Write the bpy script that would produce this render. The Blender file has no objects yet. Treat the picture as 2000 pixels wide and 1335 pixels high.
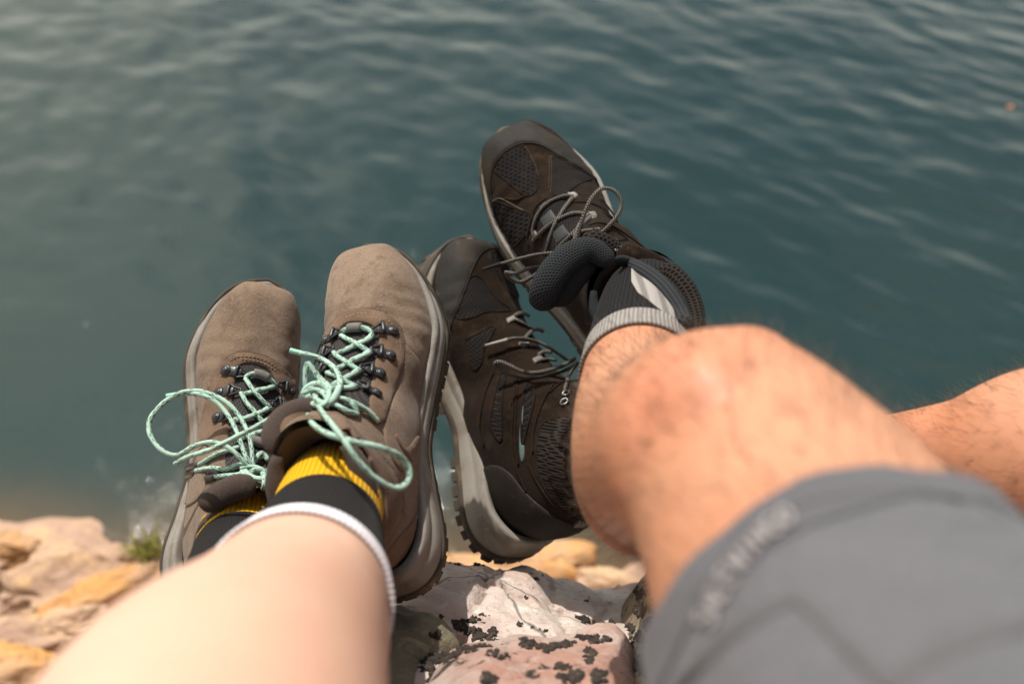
import bpy, bmesh, math, random
import numpy as np
from mathutils import Vector, Matrix, noise, geometry
from mathutils.bvhtree import BVHTree

random.seed(7)
SC = bpy.context.scene
COL = SC.collection
R = math.radians

# ------------------------------------------------------------------ camera
FPX = 35 / 36 * 2000                      # focal length in photo pixels
PITCH = 42
cam_d = bpy.data.cameras.new('camera')
cam_d.lens = 35
cam_d.sensor_width = 36
cam_d.clip_start = 0.02
cam_d.clip_end = 3000
cam_d.dof.use_dof = True
cam_d.dof.focus_distance = 0.78
cam_d.dof.aperture_fstop = 4.0
cam_d.dof.aperture_blades = 9
cam = bpy.data.objects.new('camera', cam_d)
COL.objects.link(cam)
CAM = Matrix.Translation((0, 0, 0.72)) @ Matrix.Rotation(R(90 - PITCH), 4, 'X')
cam.matrix_world = CAM
SC.camera = cam
EYE = CAM.translation.copy()

# ------------------------------------------------------------------ light
SUN_EL, SUN_AZ = 64, -26                  # azimuth from +Y, negative = to the left
CLOUD_AT, CLOUD_LO, CLOUD_HI = (2.64, -5.17, -3.26), 0.50, 0.585
HAZE_TOP, CLOUD_BASE, CLOUD_SUN, CLOUD_POW, CLOUD_HAZE = 0.55, 6.0, 29.0, 7.0, 8.0
w = bpy.data.worlds.new('World')
SC.world = w
w.use_nodes = True
wn, wl = w.node_tree.nodes, w.node_tree.links
wn.clear()
sky = wn.new('ShaderNodeTexSky')
sky.sky_type = 'NISHITA'
sky.sun_disc = False
sky.sun_elevation = R(SUN_EL)
sky.sun_rotation = R(SUN_AZ)
bg = wn.new('ShaderNodeBackground')
bg.inputs['Strength'].default_value = 0.10
tc = wn.new('ShaderNodeTexCoord')
def wnode(t, **kw):
    o = wn.new(t)
    for k, v in kw.items():
        setattr(o, k, v)
    return o
def wmath(op, a, b, c=None, clamp=False):
    o = wnode('ShaderNodeMath', operation=op, use_clamp=clamp)
    for i, v in enumerate((a, b, c)):
        if v is None:
            continue
        if isinstance(v, bpy.types.NodeSocket):
            wl.new(v, o.inputs[i])
        else:
            o.inputs[i].default_value = v
    return o.outputs[0]
def wramp(v, lo, hi):
    o = wnode('ShaderNodeMapRange', interpolation_type='SMOOTHSTEP')
    wl.new(v, o.inputs['Value'])
    o.inputs['From Min'].default_value = lo
    o.inputs['From Max'].default_value = hi
    return o.outputs['Result']
# broken cloud over the whole sky, closing up into bright haze towards the horizon
mpw = wn.new('ShaderNodeMapping')
mpw.inputs['Scale'].default_value = (1, 1, 2.0)
mpw.inputs['Location'].default_value = CLOUD_AT
nz = wn.new('ShaderNodeTexNoise')
nz.inputs['Scale'].default_value = 1.3
nz.inputs['Detail'].default_value = 6
nz.inputs['Roughness'].default_value = 0.6
wl.new(tc.outputs['Generated'], mpw.inputs['Vector'])
wl.new(mpw.outputs['Vector'], nz.inputs['Vector'])
sxz = wn.new('ShaderNodeSeparateXYZ')
wl.new(tc.outputs['Generated'], sxz.inputs[0])
haze = wramp(sxz.outputs['Z'], HAZE_TOP, 0.12)
cloud = wmath('ADD', wramp(nz.outputs['Fac'], CLOUD_LO, CLOUD_HI), haze, clamp=True)
# cloud is brightest round the sun (forward scattering), plain white away from it
sdv = wnode('ShaderNodeVectorMath', operation='DOT_PRODUCT')
sdv.inputs[1].default_value = (math.sin(R(SUN_AZ)) * math.cos(R(SUN_EL)), math.cos(R(SUN_AZ)) * math.cos(R(SUN_EL)), math.sin(R(SUN_EL)))
wl.new(tc.outputs['Generated'], sdv.inputs[0])
lobe = wmath('POWER', wmath('MAXIMUM', sdv.outputs['Value'], 0.0), CLOUD_POW)
lum = wmath('ADD', wmath('MULTIPLY_ADD', lobe, CLOUD_SUN, CLOUD_BASE), wmath('MULTIPLY', haze, CLOUD_HAZE))
cc = wnode('ShaderNodeVectorMath', operation='SCALE')
cc.inputs[0].default_value = (1.0, 0.985, 0.87)
wl.new(lum, cc.inputs['Scale'])
mx = wnode('ShaderNodeMix', data_type='RGBA')
out = wn.new('ShaderNodeOutputWorld')
wl.new(cloud, mx.inputs['Factor'])
wl.new(sky.outputs['Color'], mx.inputs['A'])
wl.new(cc.outputs[0], mx.inputs['B'])
wl.new(mx.outputs['Result'], bg.inputs['Color'])
wl.new(bg.outputs['Background'], out.inputs['Surface'])

sun_d = bpy.data.lights.new('sun', 'SUN')
sun_d.energy = 5.0
sun_d.angle = R(0.6)
sun_d.color = (1.0, 0.95, 0.87)
sun = bpy.data.objects.new('sun', sun_d)
COL.objects.link(sun)
sv = Vector((math.sin(R(SUN_AZ)) * math.cos(R(SUN_EL)), math.cos(R(SUN_AZ)) * math.cos(R(SUN_EL)), math.sin(R(SUN_EL))))
sun.rotation_euler = sv.to_track_quat('Z', 'Y').to_euler()
sun.location = sv * 8

SC.view_settings.view_transform = 'Standard'
SC.view_settings.look = 'None'
SC.view_settings.gamma = 1
SC.view_settings.use_curve_mapping = False
SC.view_settings.exposure = 0.2
SC.cycles.max_bounces = 6
SC.cycles.diffuse_bounces = 3
SC.cycles.glossy_bounces = 3
SC.cycles.caustics_reflective = False
SC.cycles.caustics_refractive = False
SC.cycles.use_denoising = True

# ------------------------------------------------------------------ helpers: points
def P(px, py, d):
    """world point seen at photo pixel (px, py) at depth d metres along the view axis"""
    return CAM @ Vector(((px - 1000) / FPX * d, -(py - 667.5) / FPX * d, -d))

def to_px(p):
    q = CAM.inverted() @ Vector(p)
    return (1000 + FPX * q.x / -q.z, 667.5 - FPX * q.y / -q.z, -q.z)

def ray(px, py):
    return (P(px, py, 1.0) - EYE).normalized()

def zz(x0, y0, s):
    return lambda pts: [(x0 + p[0] / s, y0 + p[1] / s) + tuple(p[2:]) for p in pts]
Z1 = zz(260, 460, 3.0303)
Z2 = zz(260, 800, 3.0303)
Z3 = zz(800, 420, 4.45)
Z4 = zz(800, 700, 3.034)
Z5 = zz(900, 220, 5.5556)
Z6 = zz(920, 340, 3.814)
Z7 = zz(760, 1060, 3.448)

def catmull(pts, n, closed=False):
    """n samples per span through pts (any dimension)"""
    a = np.array([list(p) for p in pts], float)
    m = len(a)
    outp = []
    spans = m if closed else m - 1
    for i in range(spans):
        if closed:
            p0, p1, p2, p3 = a[(i - 1) % m], a[i], a[(i + 1) % m], a[(i + 2) % m]
        else:
            p1, p2 = a[i], a[i + 1]
            p0 = a[i - 1] if i else 2 * p1 - p2
            p3 = a[i + 2] if i + 2 < m else 2 * p2 - p1
        for k in range(n):
            t = k / n
            outp.append(0.5 * (2 * p1 + (p2 - p0) * t + (2 * p0 - 5 * p1 + 4 * p2 - p3) * t * t + (3 * p1 - p0 - 3 * p2 + p3) * t ** 3))
    if not closed:
        outp.append(a[-1])
    return np.array(outp)

def resample(a, step, closed=False):
    a = np.asarray(a, float)
    if closed:
        a = np.vstack([a, a[:1]])
    seg = np.linalg.norm(np.diff(a, axis=0), axis=1)
    s = np.concatenate([[0], np.cumsum(seg)])
    n = max(2, int(round(s[-1] / step)))
    t = np.linspace(0, s[-1], n + 1)
    r = np.stack([np.interp(t, s, a[:, k]) for k in range(a.shape[1])], 1)
    return r[:-1] if closed else r

# ------------------------------------------------------------------ helpers: objects
def link(o, parent=None):
    COL.objects.link(o)
    if parent is not None:
        o.parent = parent
    return o

def root_of(o):
    t = Vector((0, 0, 0))
    while o is not None:
        t += o.location
        o = o.parent
    return t

def mesh_obj(name, verts, faces, mat, parent=None, uvs=None, smooth=True, uv2=None):
    """one mesh object; verts are world coordinates, stored relative to the parent's origin"""
    off = root_of(parent)
    me = bpy.data.meshes.new(name)
    me.from_pydata([tuple(Vector(v) - off) for v in verts], [], [tuple(f) for f in faces])
    if uvs is not None:
        ul = me.uv_layers.new(name='UVMap')
        flat = [c for f in me.polygons for li in f.loop_indices for c in uvs[me.loops[li].vertex_index]]
        ul.data.foreach_set('uv', flat)
    if smooth:
        me.polygons.foreach_set('use_smooth', [True] * len(me.polygons))
    me.materials.append(mat)
    me.update()
    o = bpy.data.objects.new(name, me)
    return link(o, parent)

def empty(name, loc, label, cat, group=None):
    o = bpy.data.objects.new(name, None)
    o.location = loc
    o.empty_display_size = 0.05
    o['label'] = label
    o['category'] = cat
    if group:
        o['group'] = group
    return link(o)

def tag(o, label=None, cat=None, group=None, kind=None):
    for k, v in (('label', label), ('category', cat), ('group', group), ('kind', kind)):
        if v:
            o[k] = v
    return o

def merge(parts):
    """[(verts, faces)] -> one (verts, faces)"""
    V, F = [], []
    for v, f in parts:
        b = len(V)
        V += [tuple(x) for x in v]
        F += [tuple(i + b for i in q) for q in f]
    return V, F

def frames(path):
    path = [Vector(p) for p in path]
    n = len(path)
    T = [(path[min(i + 1, n - 1)] - path[max(i - 1, 0)]).normalized() for i in range(n)]
    u = T[0].orthogonal().normalized()
    U = []
    for t in T:
        u = (u - t * u.dot(t))
        u = u.normalized() if u.length > 1e-9 else t.orthogonal().normalized()
        U.append(u.copy())
    return path, T, U

def tube_geo(path, r, seg=8, cap=True, flat=1.0, up=None):
    """round (or flattened) tube through world points; returns verts, faces, uvs (u metres along, v around)"""
    path, T, U = frames(path)
    V, F, UV = [], [], []
    L = 0
    n = len(path)
    for i, p in enumerate(path):
        if i:
            L += (p - path[i - 1]).length
        u = U[i]
        if up is not None:
            u = up[i] - T[i] * up[i].dot(T[i])
            u.normalize()
        v = T[i].cross(u)
        ri = r[i] if hasattr(r, '__len__') else r
        for k in range(seg):
            a = 2 * math.pi * k / seg
            V.append(p + u * (ri * flat * math.cos(a)) + v * (ri * math.sin(a)))
            UV.append((L, k / seg * 2 if k <= seg / 2 else 2 - k / seg * 2))
    for i in range(n - 1):
        for k in range(seg):
            a, b = i * seg + k, i * seg + (k + 1) % seg
            F.append((a, b, b + seg, a + seg))
    if cap:
        F.append(tuple(range(seg - 1, -1, -1)))
        F.append(tuple((n - 1) * seg + k for k in range(seg)))
    return V, F, UV

def box_geo(m, sx, sy, sz, bev=0.25):
    """chamfered box, half sizes, placed by matrix m"""
    V, F = [], []
    b = min(sx, sy, sz) * bev
    for z, s in ((-sz, b), (-sz + b, 0), (sz - b, 0), (sz, b)):
        x, y = sx - s, sy - s
        V += [m @ Vector(q) for q in ((-x, -y, z), (x, -y, z), (x, y, z), (-x, y, z))]
    for k in range(3):
        for i in range(4):
            a, c = k * 4 + i, k * 4 + (i + 1) % 4
            F.append((a, c, c + 4, a + 4))
    F += [(3, 2, 1, 0), (12, 13, 14, 15)]
    return V, F

def bvh_of(geos):
    V, F = merge(geos)
    return BVHTree.FromPolygons([Vector(v) for v in V], F)
# ------------------------------------------------------------------ materials
class NT:
    def __init__(self, name):
        self.m = bpy.data.materials.new(name)
        self.m.use_nodes = True
        self.n, self.l = self.m.node_tree.nodes, self.m.node_tree.links
        self.b = self.n['Principled BSDF']
        self.tc = self.n.new('ShaderNodeTexCoord')
    def new(self, t, **kw):
        o = self.n.new(t)
        for k, v in kw.items():
            if k in o.inputs:
                self.put(o.inputs[k], v)
            else:
                setattr(o, k, v)
        return o
    def put(self, sock, v):
        if isinstance(v, bpy.types.NodeSocket):
            self.l.new(v, sock)
        else:
            if isinstance(v, tuple) and len(v) == 3 and sock.type == 'RGBA':
                v = v + (1,)
            sock.default_value = v
    def math(self, op, a, b=0.0, c=None, clamp=False):
        o = self.n.new('ShaderNodeMath')
        o.operation = op
        o.use_clamp = clamp
        self.put(o.inputs[0], a)
        self.put(o.inputs[1], b)
        if c is not None:
            self.put(o.inputs[2], c)
        return o.outputs[0]
    def noise(self, scale, detail=4, rough=0.55, vec=None, dist=0.0, stretch=None):
        o = self.n.new('ShaderNodeTexNoise')
        o.inputs['Scale'].default_value = scale
        o.inputs['Detail'].default_value = detail
        o.inputs['Roughness'].default_value = rough
        o.inputs['Distortion'].default_value = dist
        v = vec if vec is not None else self.tc.outputs['Object']
        if stretch:
            mp = self.n.new('ShaderNodeMapping')
            mp.inputs['Scale'].default_value = stretch[:3]
            if len(stretch) > 3:
                mp.inputs['Rotation'].default_value = stretch[3:]
            self.l.new(v, mp.inputs['Vector'])
            v = mp.outputs['Vector']
        self.l.new(v, o.inputs['Vector'])
        return o.outputs['Fac']
    def voro(self, scale, feature='F1', vec=None, rnd=1.0, out='Distance'):
        o = self.n.new('ShaderNodeTexVoronoi')
        o.feature = feature
        o.inputs['Scale'].default_value = scale
        o.inputs['Randomness'].default_value = rnd
        self.l.new(vec if vec is not None else self.tc.outputs['Object'], o.inputs['Vector'])
        return o.outputs[out]
    def ramp(self, v, lo, hi):
        o = self.n.new('ShaderNodeMapRange')
        o.interpolation_type = 'SMOOTHSTEP'
        self.put(o.inputs['Value'], v)
        o.inputs['From Min'].default_value = lo
        o.inputs['From Max'].default_value = hi
        return o.outputs['Result']
    def mix(self, f, a, b):
        o = self.n.new('ShaderNodeMix')
        o.data_type = 'RGBA'
        self.put(o.inputs['Factor'], f)
        self.put(o.inputs['A'], a)
        self.put(o.inputs['B'], b)
        return o.outputs['Result']
    def bump(self, h, strength=0.5, dist=0.001, normal=None):
        o = self.n.new('ShaderNodeBump')
        o.inputs['Strength'].default_value = strength
        o.inputs['Distance'].default_value = dist
        self.l.new(h, o.inputs['Height'])
        if normal is not None:
            self.l.new(normal, o.inputs['Normal'])
        return o.outputs['Normal']
    def color(self, c):
        self.put(self.b.inputs['Base Color'], c)
        return self
    def set(self, **kw):
        for k, v in kw.items():
            self.put(self.b.inputs[k.replace('_', ' ')], v)
        return self

def material(name, base, rough=0.8, var=(), bump=(), **kw):
    """var: (scale, colour, lo, hi[, detail]) noise layers; bump: (scale, strength, distance)"""
    t = NT(name)
    c = tuple(base) + (1,)
    for v in var:
        f = t.ramp(t.noise(v[0], v[4] if len(v) > 4 else 5, 0.6), v[2], v[3])
        c = t.mix(f, c, tuple(v[1]) + (1,))
    t.color(c)
    n = None
    for s, st, d in bump:
        n = t.bump(t.noise(s, 4, 0.6), st, d, n)
    if n is not None:
        t.put(t.b.inputs['Normal'], n)
    t.set(Roughness=rough, **kw)
    return t.m

def mat_lace(name, base, fleck, nu, nv, thr, rough=0.75):
    """braided cord: flecks laid out on the cord's own UV (metres along, 0..1..0 around)"""
    t = NT(name)
    s = t.new('ShaderNodeSeparateXYZ', Vector=t.tc.outputs['UV'])
    u = t.math('MULTIPLY', s.outputs[0], nu)
    v = t.math('MULTIPLY', s.outputs[1], nv)
    row = t.math('FLOOR', v)
    u2 = t.math('ADD', u, t.math('MULTIPLY', t.math('MODULO', row, 2.0), 0.5))
    fu = t.math('ABSOLUTE', t.math('SUBTRACT', t.math('FRACT', u2), 0.5))
    fv = t.math('ABSOLUTE', t.math('SUBTRACT', t.math('FRACT', v), 0.5))
    d = t.math('ADD', t.math('POWER', fu, 2.0), t.math('POWER', fv, 2.0))
    f = t.ramp(d, thr * 1.5, thr * 0.6)
    if name.startswith('mint'):
        wn_ = t.new('ShaderNodeTexWhiteNoise', noise_dimensions='2D')
        cb = t.new('ShaderNodeCombineXYZ', X=t.math('FLOOR', u2), Y=row)
        t.l.new(cb.outputs[0], wn_.inputs['Vector'])
        f = t.math('MULTIPLY', f, t.math('GREATER_THAN', wn_.outputs['Value'], 0.60))
    c = t.mix(t.ramp(t.noise(60, 3), 0.35, 0.7), tuple(base) + (1,), tuple(x * 0.78 for x in base) + (1,))
    t.color(t.mix(f, c, tuple(fleck) + (1,)))
    h = t.math('SUBTRACT', 0.5, d)
    t.put(t.b.inputs['Normal'], t.bump(h, 0.7, 0.0008))
    t.set(Roughness=rough, Specular_IOR_Level=0.15)
    return t.m

def mat_knit(name, base, dark, nu, rough=0.9, rib=0.5, nvv=900):
    """ribbed knit: ribs run along the leg, counted round it by the UV's first axis"""
    t = NT(name)
    s = t.new('ShaderNodeSeparateXYZ', Vector=t.tc.outputs['UV'])
    a = t.math('SINE', t.math('MULTIPLY', s.outputs[0], nu * 2 * math.pi))
    b = t.math('SINE', t.math('MULTIPLY', s.outputs[1], nvv * 2 * math.pi))
    f = t.ramp(a, -0.95, 0.1)
    c = t.mix(f, tuple(dark) + (1,), tuple(base) + (1,))
    c = t.mix(t.ramp(t.noise(1500, 2), 0.45, 0.75), c, tuple(x * 0.8 for x in base) + (1,))
    t.color(c)
    h = t.math('ADD', t.math('MULTIPLY', a, 1.0), t.math('MULTIPLY', b, 0.35))
    t.put(t.b.inputs['Normal'], t.bump(h, rib, 0.0005))
    t.set(Roughness=rough, Sheen_Weight=0.03, Specular_IOR_Level=0.08)
    return t.m

def mat_hex(name, hole, thread, size, rough=0.85, edge=(0.30, 0.44), dust=None):
    """mesh fabric with a hexagonal weave, laid out on the panel's UV in metres"""
    t = NT(name)
    def cell(off):
        v = t.new('ShaderNodeVectorMath', operation='DIVIDE')
        t.l.new(t.tc.outputs['UV'], v.inputs[0])
        v.inputs[1].default_value = (size, size * 1.7320508, 1)
        a = t.new('ShaderNodeVectorMath', operation='ADD')
        t.l.new(v.outputs[0], a.inputs[0])
        a.inputs[1].default_value = (off, off, 0)
        fr = t.new('ShaderNodeVectorMath', operation='FRACTION')
        t.l.new(a.outputs[0], fr.inputs[0])
        sb = t.new('ShaderNodeVectorMath', operation='SUBTRACT')
        t.l.new(fr.outputs[0], sb.inputs[0])
        sb.inputs[1].default_value = (0.5, 0.5, 0)
        ab = t.new('ShaderNodeVectorMath', operation='ABSOLUTE')
        t.l.new(sb.outputs[0], ab.inputs[0])
        s = t.new('ShaderNodeSeparateXYZ', Vector=ab.outputs[0])
        x = s.outputs[0]
        y = t.math('MULTIPLY', s.outputs[1], 1.7320508)
        return t.math('MAXIMUM', x, t.math('ADD', t.math('MULTIPLY', x, 0.5), t.math('MULTIPLY', y, 0.8660254)))
    d = t.math('MINIMUM', cell(0.0), cell(0.5))
    f = t.ramp(d, edge[0], edge[1])
    c = t.mix(f, tuple(hole) + (1,), tuple(thread) + (1,))
    if dust:
        c = t.mix(t.math('MULTIPLY', t.ramp(t.noise(70, 6, 0.65), 0.52, 0.75), 0.45), c, tuple(dust) + (1,))
    t.color(c)
    t.put(t.b.inputs['Normal'], t.bump(f, 0.9, 0.0009))
    t.set(Roughness=rough, Specular_IOR_Level=0.10)
    return t.m

M = {}
M['suede'] = material('brown_suede', (0.176, 0.120, 0.080), 0.95,
    var=[(20, (0.080, 0.051, 0.034), 0.42, 0.66, 6), (9, (0.255, 0.182, 0.128), 0.48, 0.70), (520, (0.215, 0.157, 0.116), 0.48, 0.70, 8), (640, (0.108, 0.073, 0.052), 0.52, 0.72, 8), (75, (0.125, 0.084, 0.059), 0.54, 0.74, 6)],
    bump=[(1100, 0.8, 0.0009), (300, 0.3, 0.0008), (70, 0.4, 0.002)], Sheen_Weight=0.10, Sheen_Roughness=0.5, Specular_IOR_Level=0.10)
M['suede_trim'] = material('brown_suede_trim', (0.148, 0.094, 0.061), 0.95,
    var=[(35, (0.10, 0.062, 0.040), 0.40, 0.66), (600, (0.19, 0.125, 0.085), 0.54, 0.76, 6)],
    bump=[(1400, 0.5, 0.0006), (90, 0.3, 0.002)], Sheen_Weight=0.08, Specular_IOR_Level=0.12)
M['rubber_grey'] = material('grey_midsole_foam', (0.225, 0.205, 0.178), 0.75,
    var=[(45, (0.155, 0.128, 0.10), 0.45, 0.7), (180, (0.27, 0.245, 0.215), 0.55, 0.75), (16, (0.105, 0.083, 0.06), 0.55, 0.75)],
    bump=[(500, 0.25, 0.0006), (90, 0.25, 0.001)], Specular_IOR_Level=0.35)
M['outsole'] = material('brown_outsole_rubber', (0.0510, 0.0391, 0.0289), 0.85,
    var=[(50, (0.1445, 0.1062, 0.0680), 0.48, 0.72), (200, (0.0425, 0.0340, 0.0255), 0.5, 0.7)],
    bump=[(500, 0.3, 0.0008)], Specular_IOR_Level=0.3)
M['tongue_a'] = mat_hex('grey_tongue_weave', (0.0289, 0.0255, 0.0247), (0.0723, 0.0638, 0.0638), 0.0022, 0.9)
M['lining_a'] = material('taupe_collar_lining', (0.055, 0.040, 0.033), 0.95, var=[(900, (0.085, 0.065, 0.055), 0.5, 0.7)], bump=[(1600, 0.5, 0.0006)], Sheen_Weight=0.05, Specular_IOR_Level=0.1)
M['stitch_a'] = material('light_brown_thread', (0.26, 0.18, 0.12), 0.9)
M['stitch_b'] = material('tan_thread', (0.085, 0.058, 0.036), 0.9)
M['stitch_dk'] = material('dark_thread', (0.03, 0.024, 0.02), 0.9)
M['hardware'] = material('black_coated_metal', (0.022, 0.022, 0.023), 0.38, var=[(400, (0.05, 0.05, 0.05), 0.55, 0.75)], Metallic=0.35, Specular_IOR_Level=0.6)
M['steel'] = material('bare_steel', (0.26, 0.25, 0.24), 0.42, Metallic=1.0)
M['lace_mint'] = mat_lace('mint_cord', (0.35, 0.50, 0.41), (0.05, 0.06, 0.05), 190, 5, 0.09)
M['lace_tip'] = material('mint_cord_tip', (0.22, 0.44, 0.36), 0.4)
M['webbing'] = mat_lace('grey_speckled_webbing', (0.22, 0.205, 0.185), (0.09, 0.08, 0.07), 500, 12, 0.13)
M['suede_dk'] = material('dark_brown_suede', (0.0150, 0.0088, 0.0054), 0.95,
    var=[(40, (0.0078, 0.0048, 0.0032), 0.42, 0.66), (70, (0.030, 0.0185, 0.0112), 0.52, 0.76), (600, (0.024, 0.0148, 0.0092), 0.48, 0.72, 6), (200, (0.075, 0.046, 0.026), 0.64, 0.82)],
    bump=[(1300, 0.6, 0.0007), (70, 0.4, 0.002)], Sheen_Weight=0.02, Specular_IOR_Level=0.08)
M['rand'] = material('dark_rubber_toe_cap', (0.0175, 0.0152, 0.0133), 0.65,
    var=[(20, (0.0406, 0.0296, 0.0203), 0.48, 0.74), (90, (0.0640, 0.0468, 0.0312), 0.60, 0.80), (500, (0.0257, 0.0226, 0.0203), 0.5, 0.7)],
    bump=[(700, 0.25, 0.0005), (130, 0.2, 0.0008)], Specular_IOR_Level=0.12)
M['mesh_dk'] = mat_hex('dark_hexagon_mesh', (0.0043, 0.0035, 0.0035), (0.0173, 0.0138, 0.0138), 0.0046, 0.9, dust=(0.0297, 0.0205, 0.0140))
M['mesh_fine'] = mat_hex('dark_fine_mesh', (0.0043, 0.0035, 0.0035), (0.0216, 0.0179, 0.0173), 0.0024, 0.9, edge=(0.26, 0.42), dust=(0.0297, 0.0205, 0.0140))
M['mesh_open'] = mat_hex('dark_open_mesh', (0.0027, 0.0024, 0.0021), (0.0264, 0.0204, 0.0168), 0.0032, 0.85, edge=(0.24, 0.40), dust=(0.0330, 0.0228, 0.0150))
M['pad'] = mat_hex('charcoal_pad_knit', (0.0138, 0.0149, 0.0161), (0.0398, 0.0428, 0.0451), 0.0024, 0.95, edge=(0.22, 0.44))
M['pad_in'] = material('charcoal_lining', (0.0252, 0.0270, 0.0288), 0.95, bump=[(1200, 0.6, 0.0007)], Sheen_Weight=0.02, Specular_IOR_Level=0.08)
M['dark_tape'] = material('dark_grey_tape', (0.0127, 0.0127, 0.0137), 0.6, bump=[(900, 0.3, 0.0004)])
M['silver_web'] = mat_lace('silver_webbing', (0.27, 0.255, 0.23), (0.07, 0.065, 0.06), 420, 8, 0.12)
M['lace_bw'] = mat_lace('dark_cord_with_pale_flecks', (0.016, 0.012, 0.010), (0.36, 0.32, 0.27), 430, 5, 0.062)
M['teal_trim'] = material('teal_grey_trim', (0.085, 0.125, 0.12), 0.6)
M['sock_yellow'] = mat_knit('yellow_sock_knit', (0.62, 0.34, 0.010), (0.40, 0.20, 0.005), 62)
M['sock_black'] = mat_knit('black_sock_knit', (0.0143, 0.0129, 0.0122), (0.0082, 0.0074, 0.0074), 90, rib=0.3)
M['sock_white'] = mat_knit('white_sock_cuff', (0.80, 0.78, 0.80), (0.50, 0.47, 0.52), 95, rib=0.4)
M['sock_dark'] = mat_knit('charcoal_sock_knit', (0.0118, 0.0115, 0.0118), (0.0035, 0.0035, 0.0038), 70, rib=0.6)
M['sock_grey'] = mat_knit('light_grey_sock_knit', (0.2890, 0.2635, 0.2422), (0.1360, 0.1232, 0.1148), 85, rib=0.6)

def mat_skin(name, base, red, deep, hairdark=0.0, sss=0.18):
    t = NT(name)
    c = t.mix(t.ramp(t.noise(7, 4, 0.55), 0.38, 0.68), tuple(base) + (1,), tuple(red) + (1,))
    c = t.mix(t.math('MULTIPLY', t.ramp(t.noise(30, 4, 0.55), 0.46, 0.74), 0.30), c, tuple(deep) + (1,))
    c = t.mix(t.math('MULTIPLY', t.ramp(t.noise(260, 4, 0.6), 0.52, 0.7), 0.35), c, tuple(red) + (1,))
    # flushed joints, plus kneecap shade painted into the fair skin, given as (world point, radius)
    for (p, rad, k, col) in FLUSH_SHADE.get(name, []):
        v = t.new('ShaderNodeVectorMath', operation='DISTANCE')
        t.l.new(t.tc.outputs['Object'], v.inputs[0])
        v.inputs[1].default_value = tuple(p)
        f = t.ramp(t.math('ADD', v.outputs['Value'], t.math('MULTIPLY', t.noise(38, 4), rad * 0.6)), rad * 1.35, rad * 0.45)
        c = t.mix(t.math('MULTIPLY', f, k), c, tuple(col) + (1,))
    if hairdark:
        st = t.noise(55, 6, 0.75, stretch=(3.2, 0.8, 0.8))
        c = t.mix(t.math('MULTIPLY', t.ramp(st, 0.50, 0.70), hairdark), c, tuple(x * 0.45 for x in deep) + (1,))
    t.color(c)
    n = t.bump(t.voro(1100), 0.16, 0.0004)
    n = t.bump(t.noise(160, 4), 0.14, 0.001, n)
    t.put(t.b.inputs['Normal'], n)
    t.set(Roughness=0.50, Subsurface_Weight=sss, Subsurface_Radius=(0.0076, 0.0030, 0.0017), Subsurface_Scale=1.0, Specular_IOR_Level=0.35)
    return t.m
FLUSH_SHADE = {'tanned_skin': [(P(1300, 770, 0.405), 0.036, 0.62, (0.56, 0.20, 0.115)), (P(1330, 850, 0.39), 0.024, 0.4, (0.50, 0.19, 0.095)), (P(1960, 780, 0.56), 0.03, 0.4, (0.54, 0.22, 0.13))],
         'fair_skin': [(P(400, 1240, 0.40), 0.026, 0.30, (0.56, 0.28, 0.18)), (P(640, 1025, 0.55), 0.016, 0.5, (0.54, 0.26, 0.17))]}  # first patch is shade under the kneecap, painted as an orange tint
M['skin_w'] = mat_skin('fair_skin', (0.56, 0.360, 0.268), (0.55, 0.318, 0.225), (0.52, 0.275, 0.185))
M['skin_m'] = mat_skin('tanned_skin', (0.475, 0.226, 0.130), (0.46, 0.180, 0.092), (0.40, 0.165, 0.088), 0.07)
M['hair'] = material('dark_leg_hair', (0.065, 0.033, 0.018), 0.6)
M['shorts'] = material('grey_stretch_fabric', (0.098, 0.095, 0.103), 0.8, var=[(9, (0.080, 0.078, 0.085), 0.4, 0.7), (700, (0.128, 0.122, 0.128), 0.5, 0.7, 2)], bump=[(22, 0.5, 0.010), (1500, 0.3, 0.0004)], Sheen_Weight=0.15, Specular_IOR_Level=0.2)
M['shorts_hem'] = material('grey_hem_band', (0.085, 0.082, 0.089), 0.8, bump=[(1500, 0.3, 0.0004)], Sheen_Weight=0.12, Specular_IOR_Level=0.2)
M['shorts_seam'] = material('dark_grey_seam_tape', (0.070, 0.066, 0.069), 0.7)
M['shorts_print'] = material('pale_grey_print', (0.25, 0.225, 0.22), 0.6)
# ------------------------------------------------------------------ detail sheets laid on a form
def inpoly(p, poly):
    x, y = p
    c = False
    j = len(poly) - 1
    for i in range(len(poly)):
        if (poly[i][1] > y) != (poly[j][1] > y) and x < (poly[j][0] - poly[i][0]) * (y - poly[i][1]) / (poly[j][1] - poly[i][1]) + poly[i][0]:
            c = not c
        j = i
    return c

class Form:
    """any closed form that detail can be laid on"""
    def __init__(self, bvh, uvf=None):
        self.bvh = bvh
        self.uvf = uvf
    def hit(self, px, py, lift=0.0):
        d = ray(px, py)
        h = self.bvh.ray_cast(EYE, d)
        if h[0] is None:
            return None, None
        nn = h[1] if h[1].dot(d) < 0 else -h[1]
        return h[0] + nn * lift, nn

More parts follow.
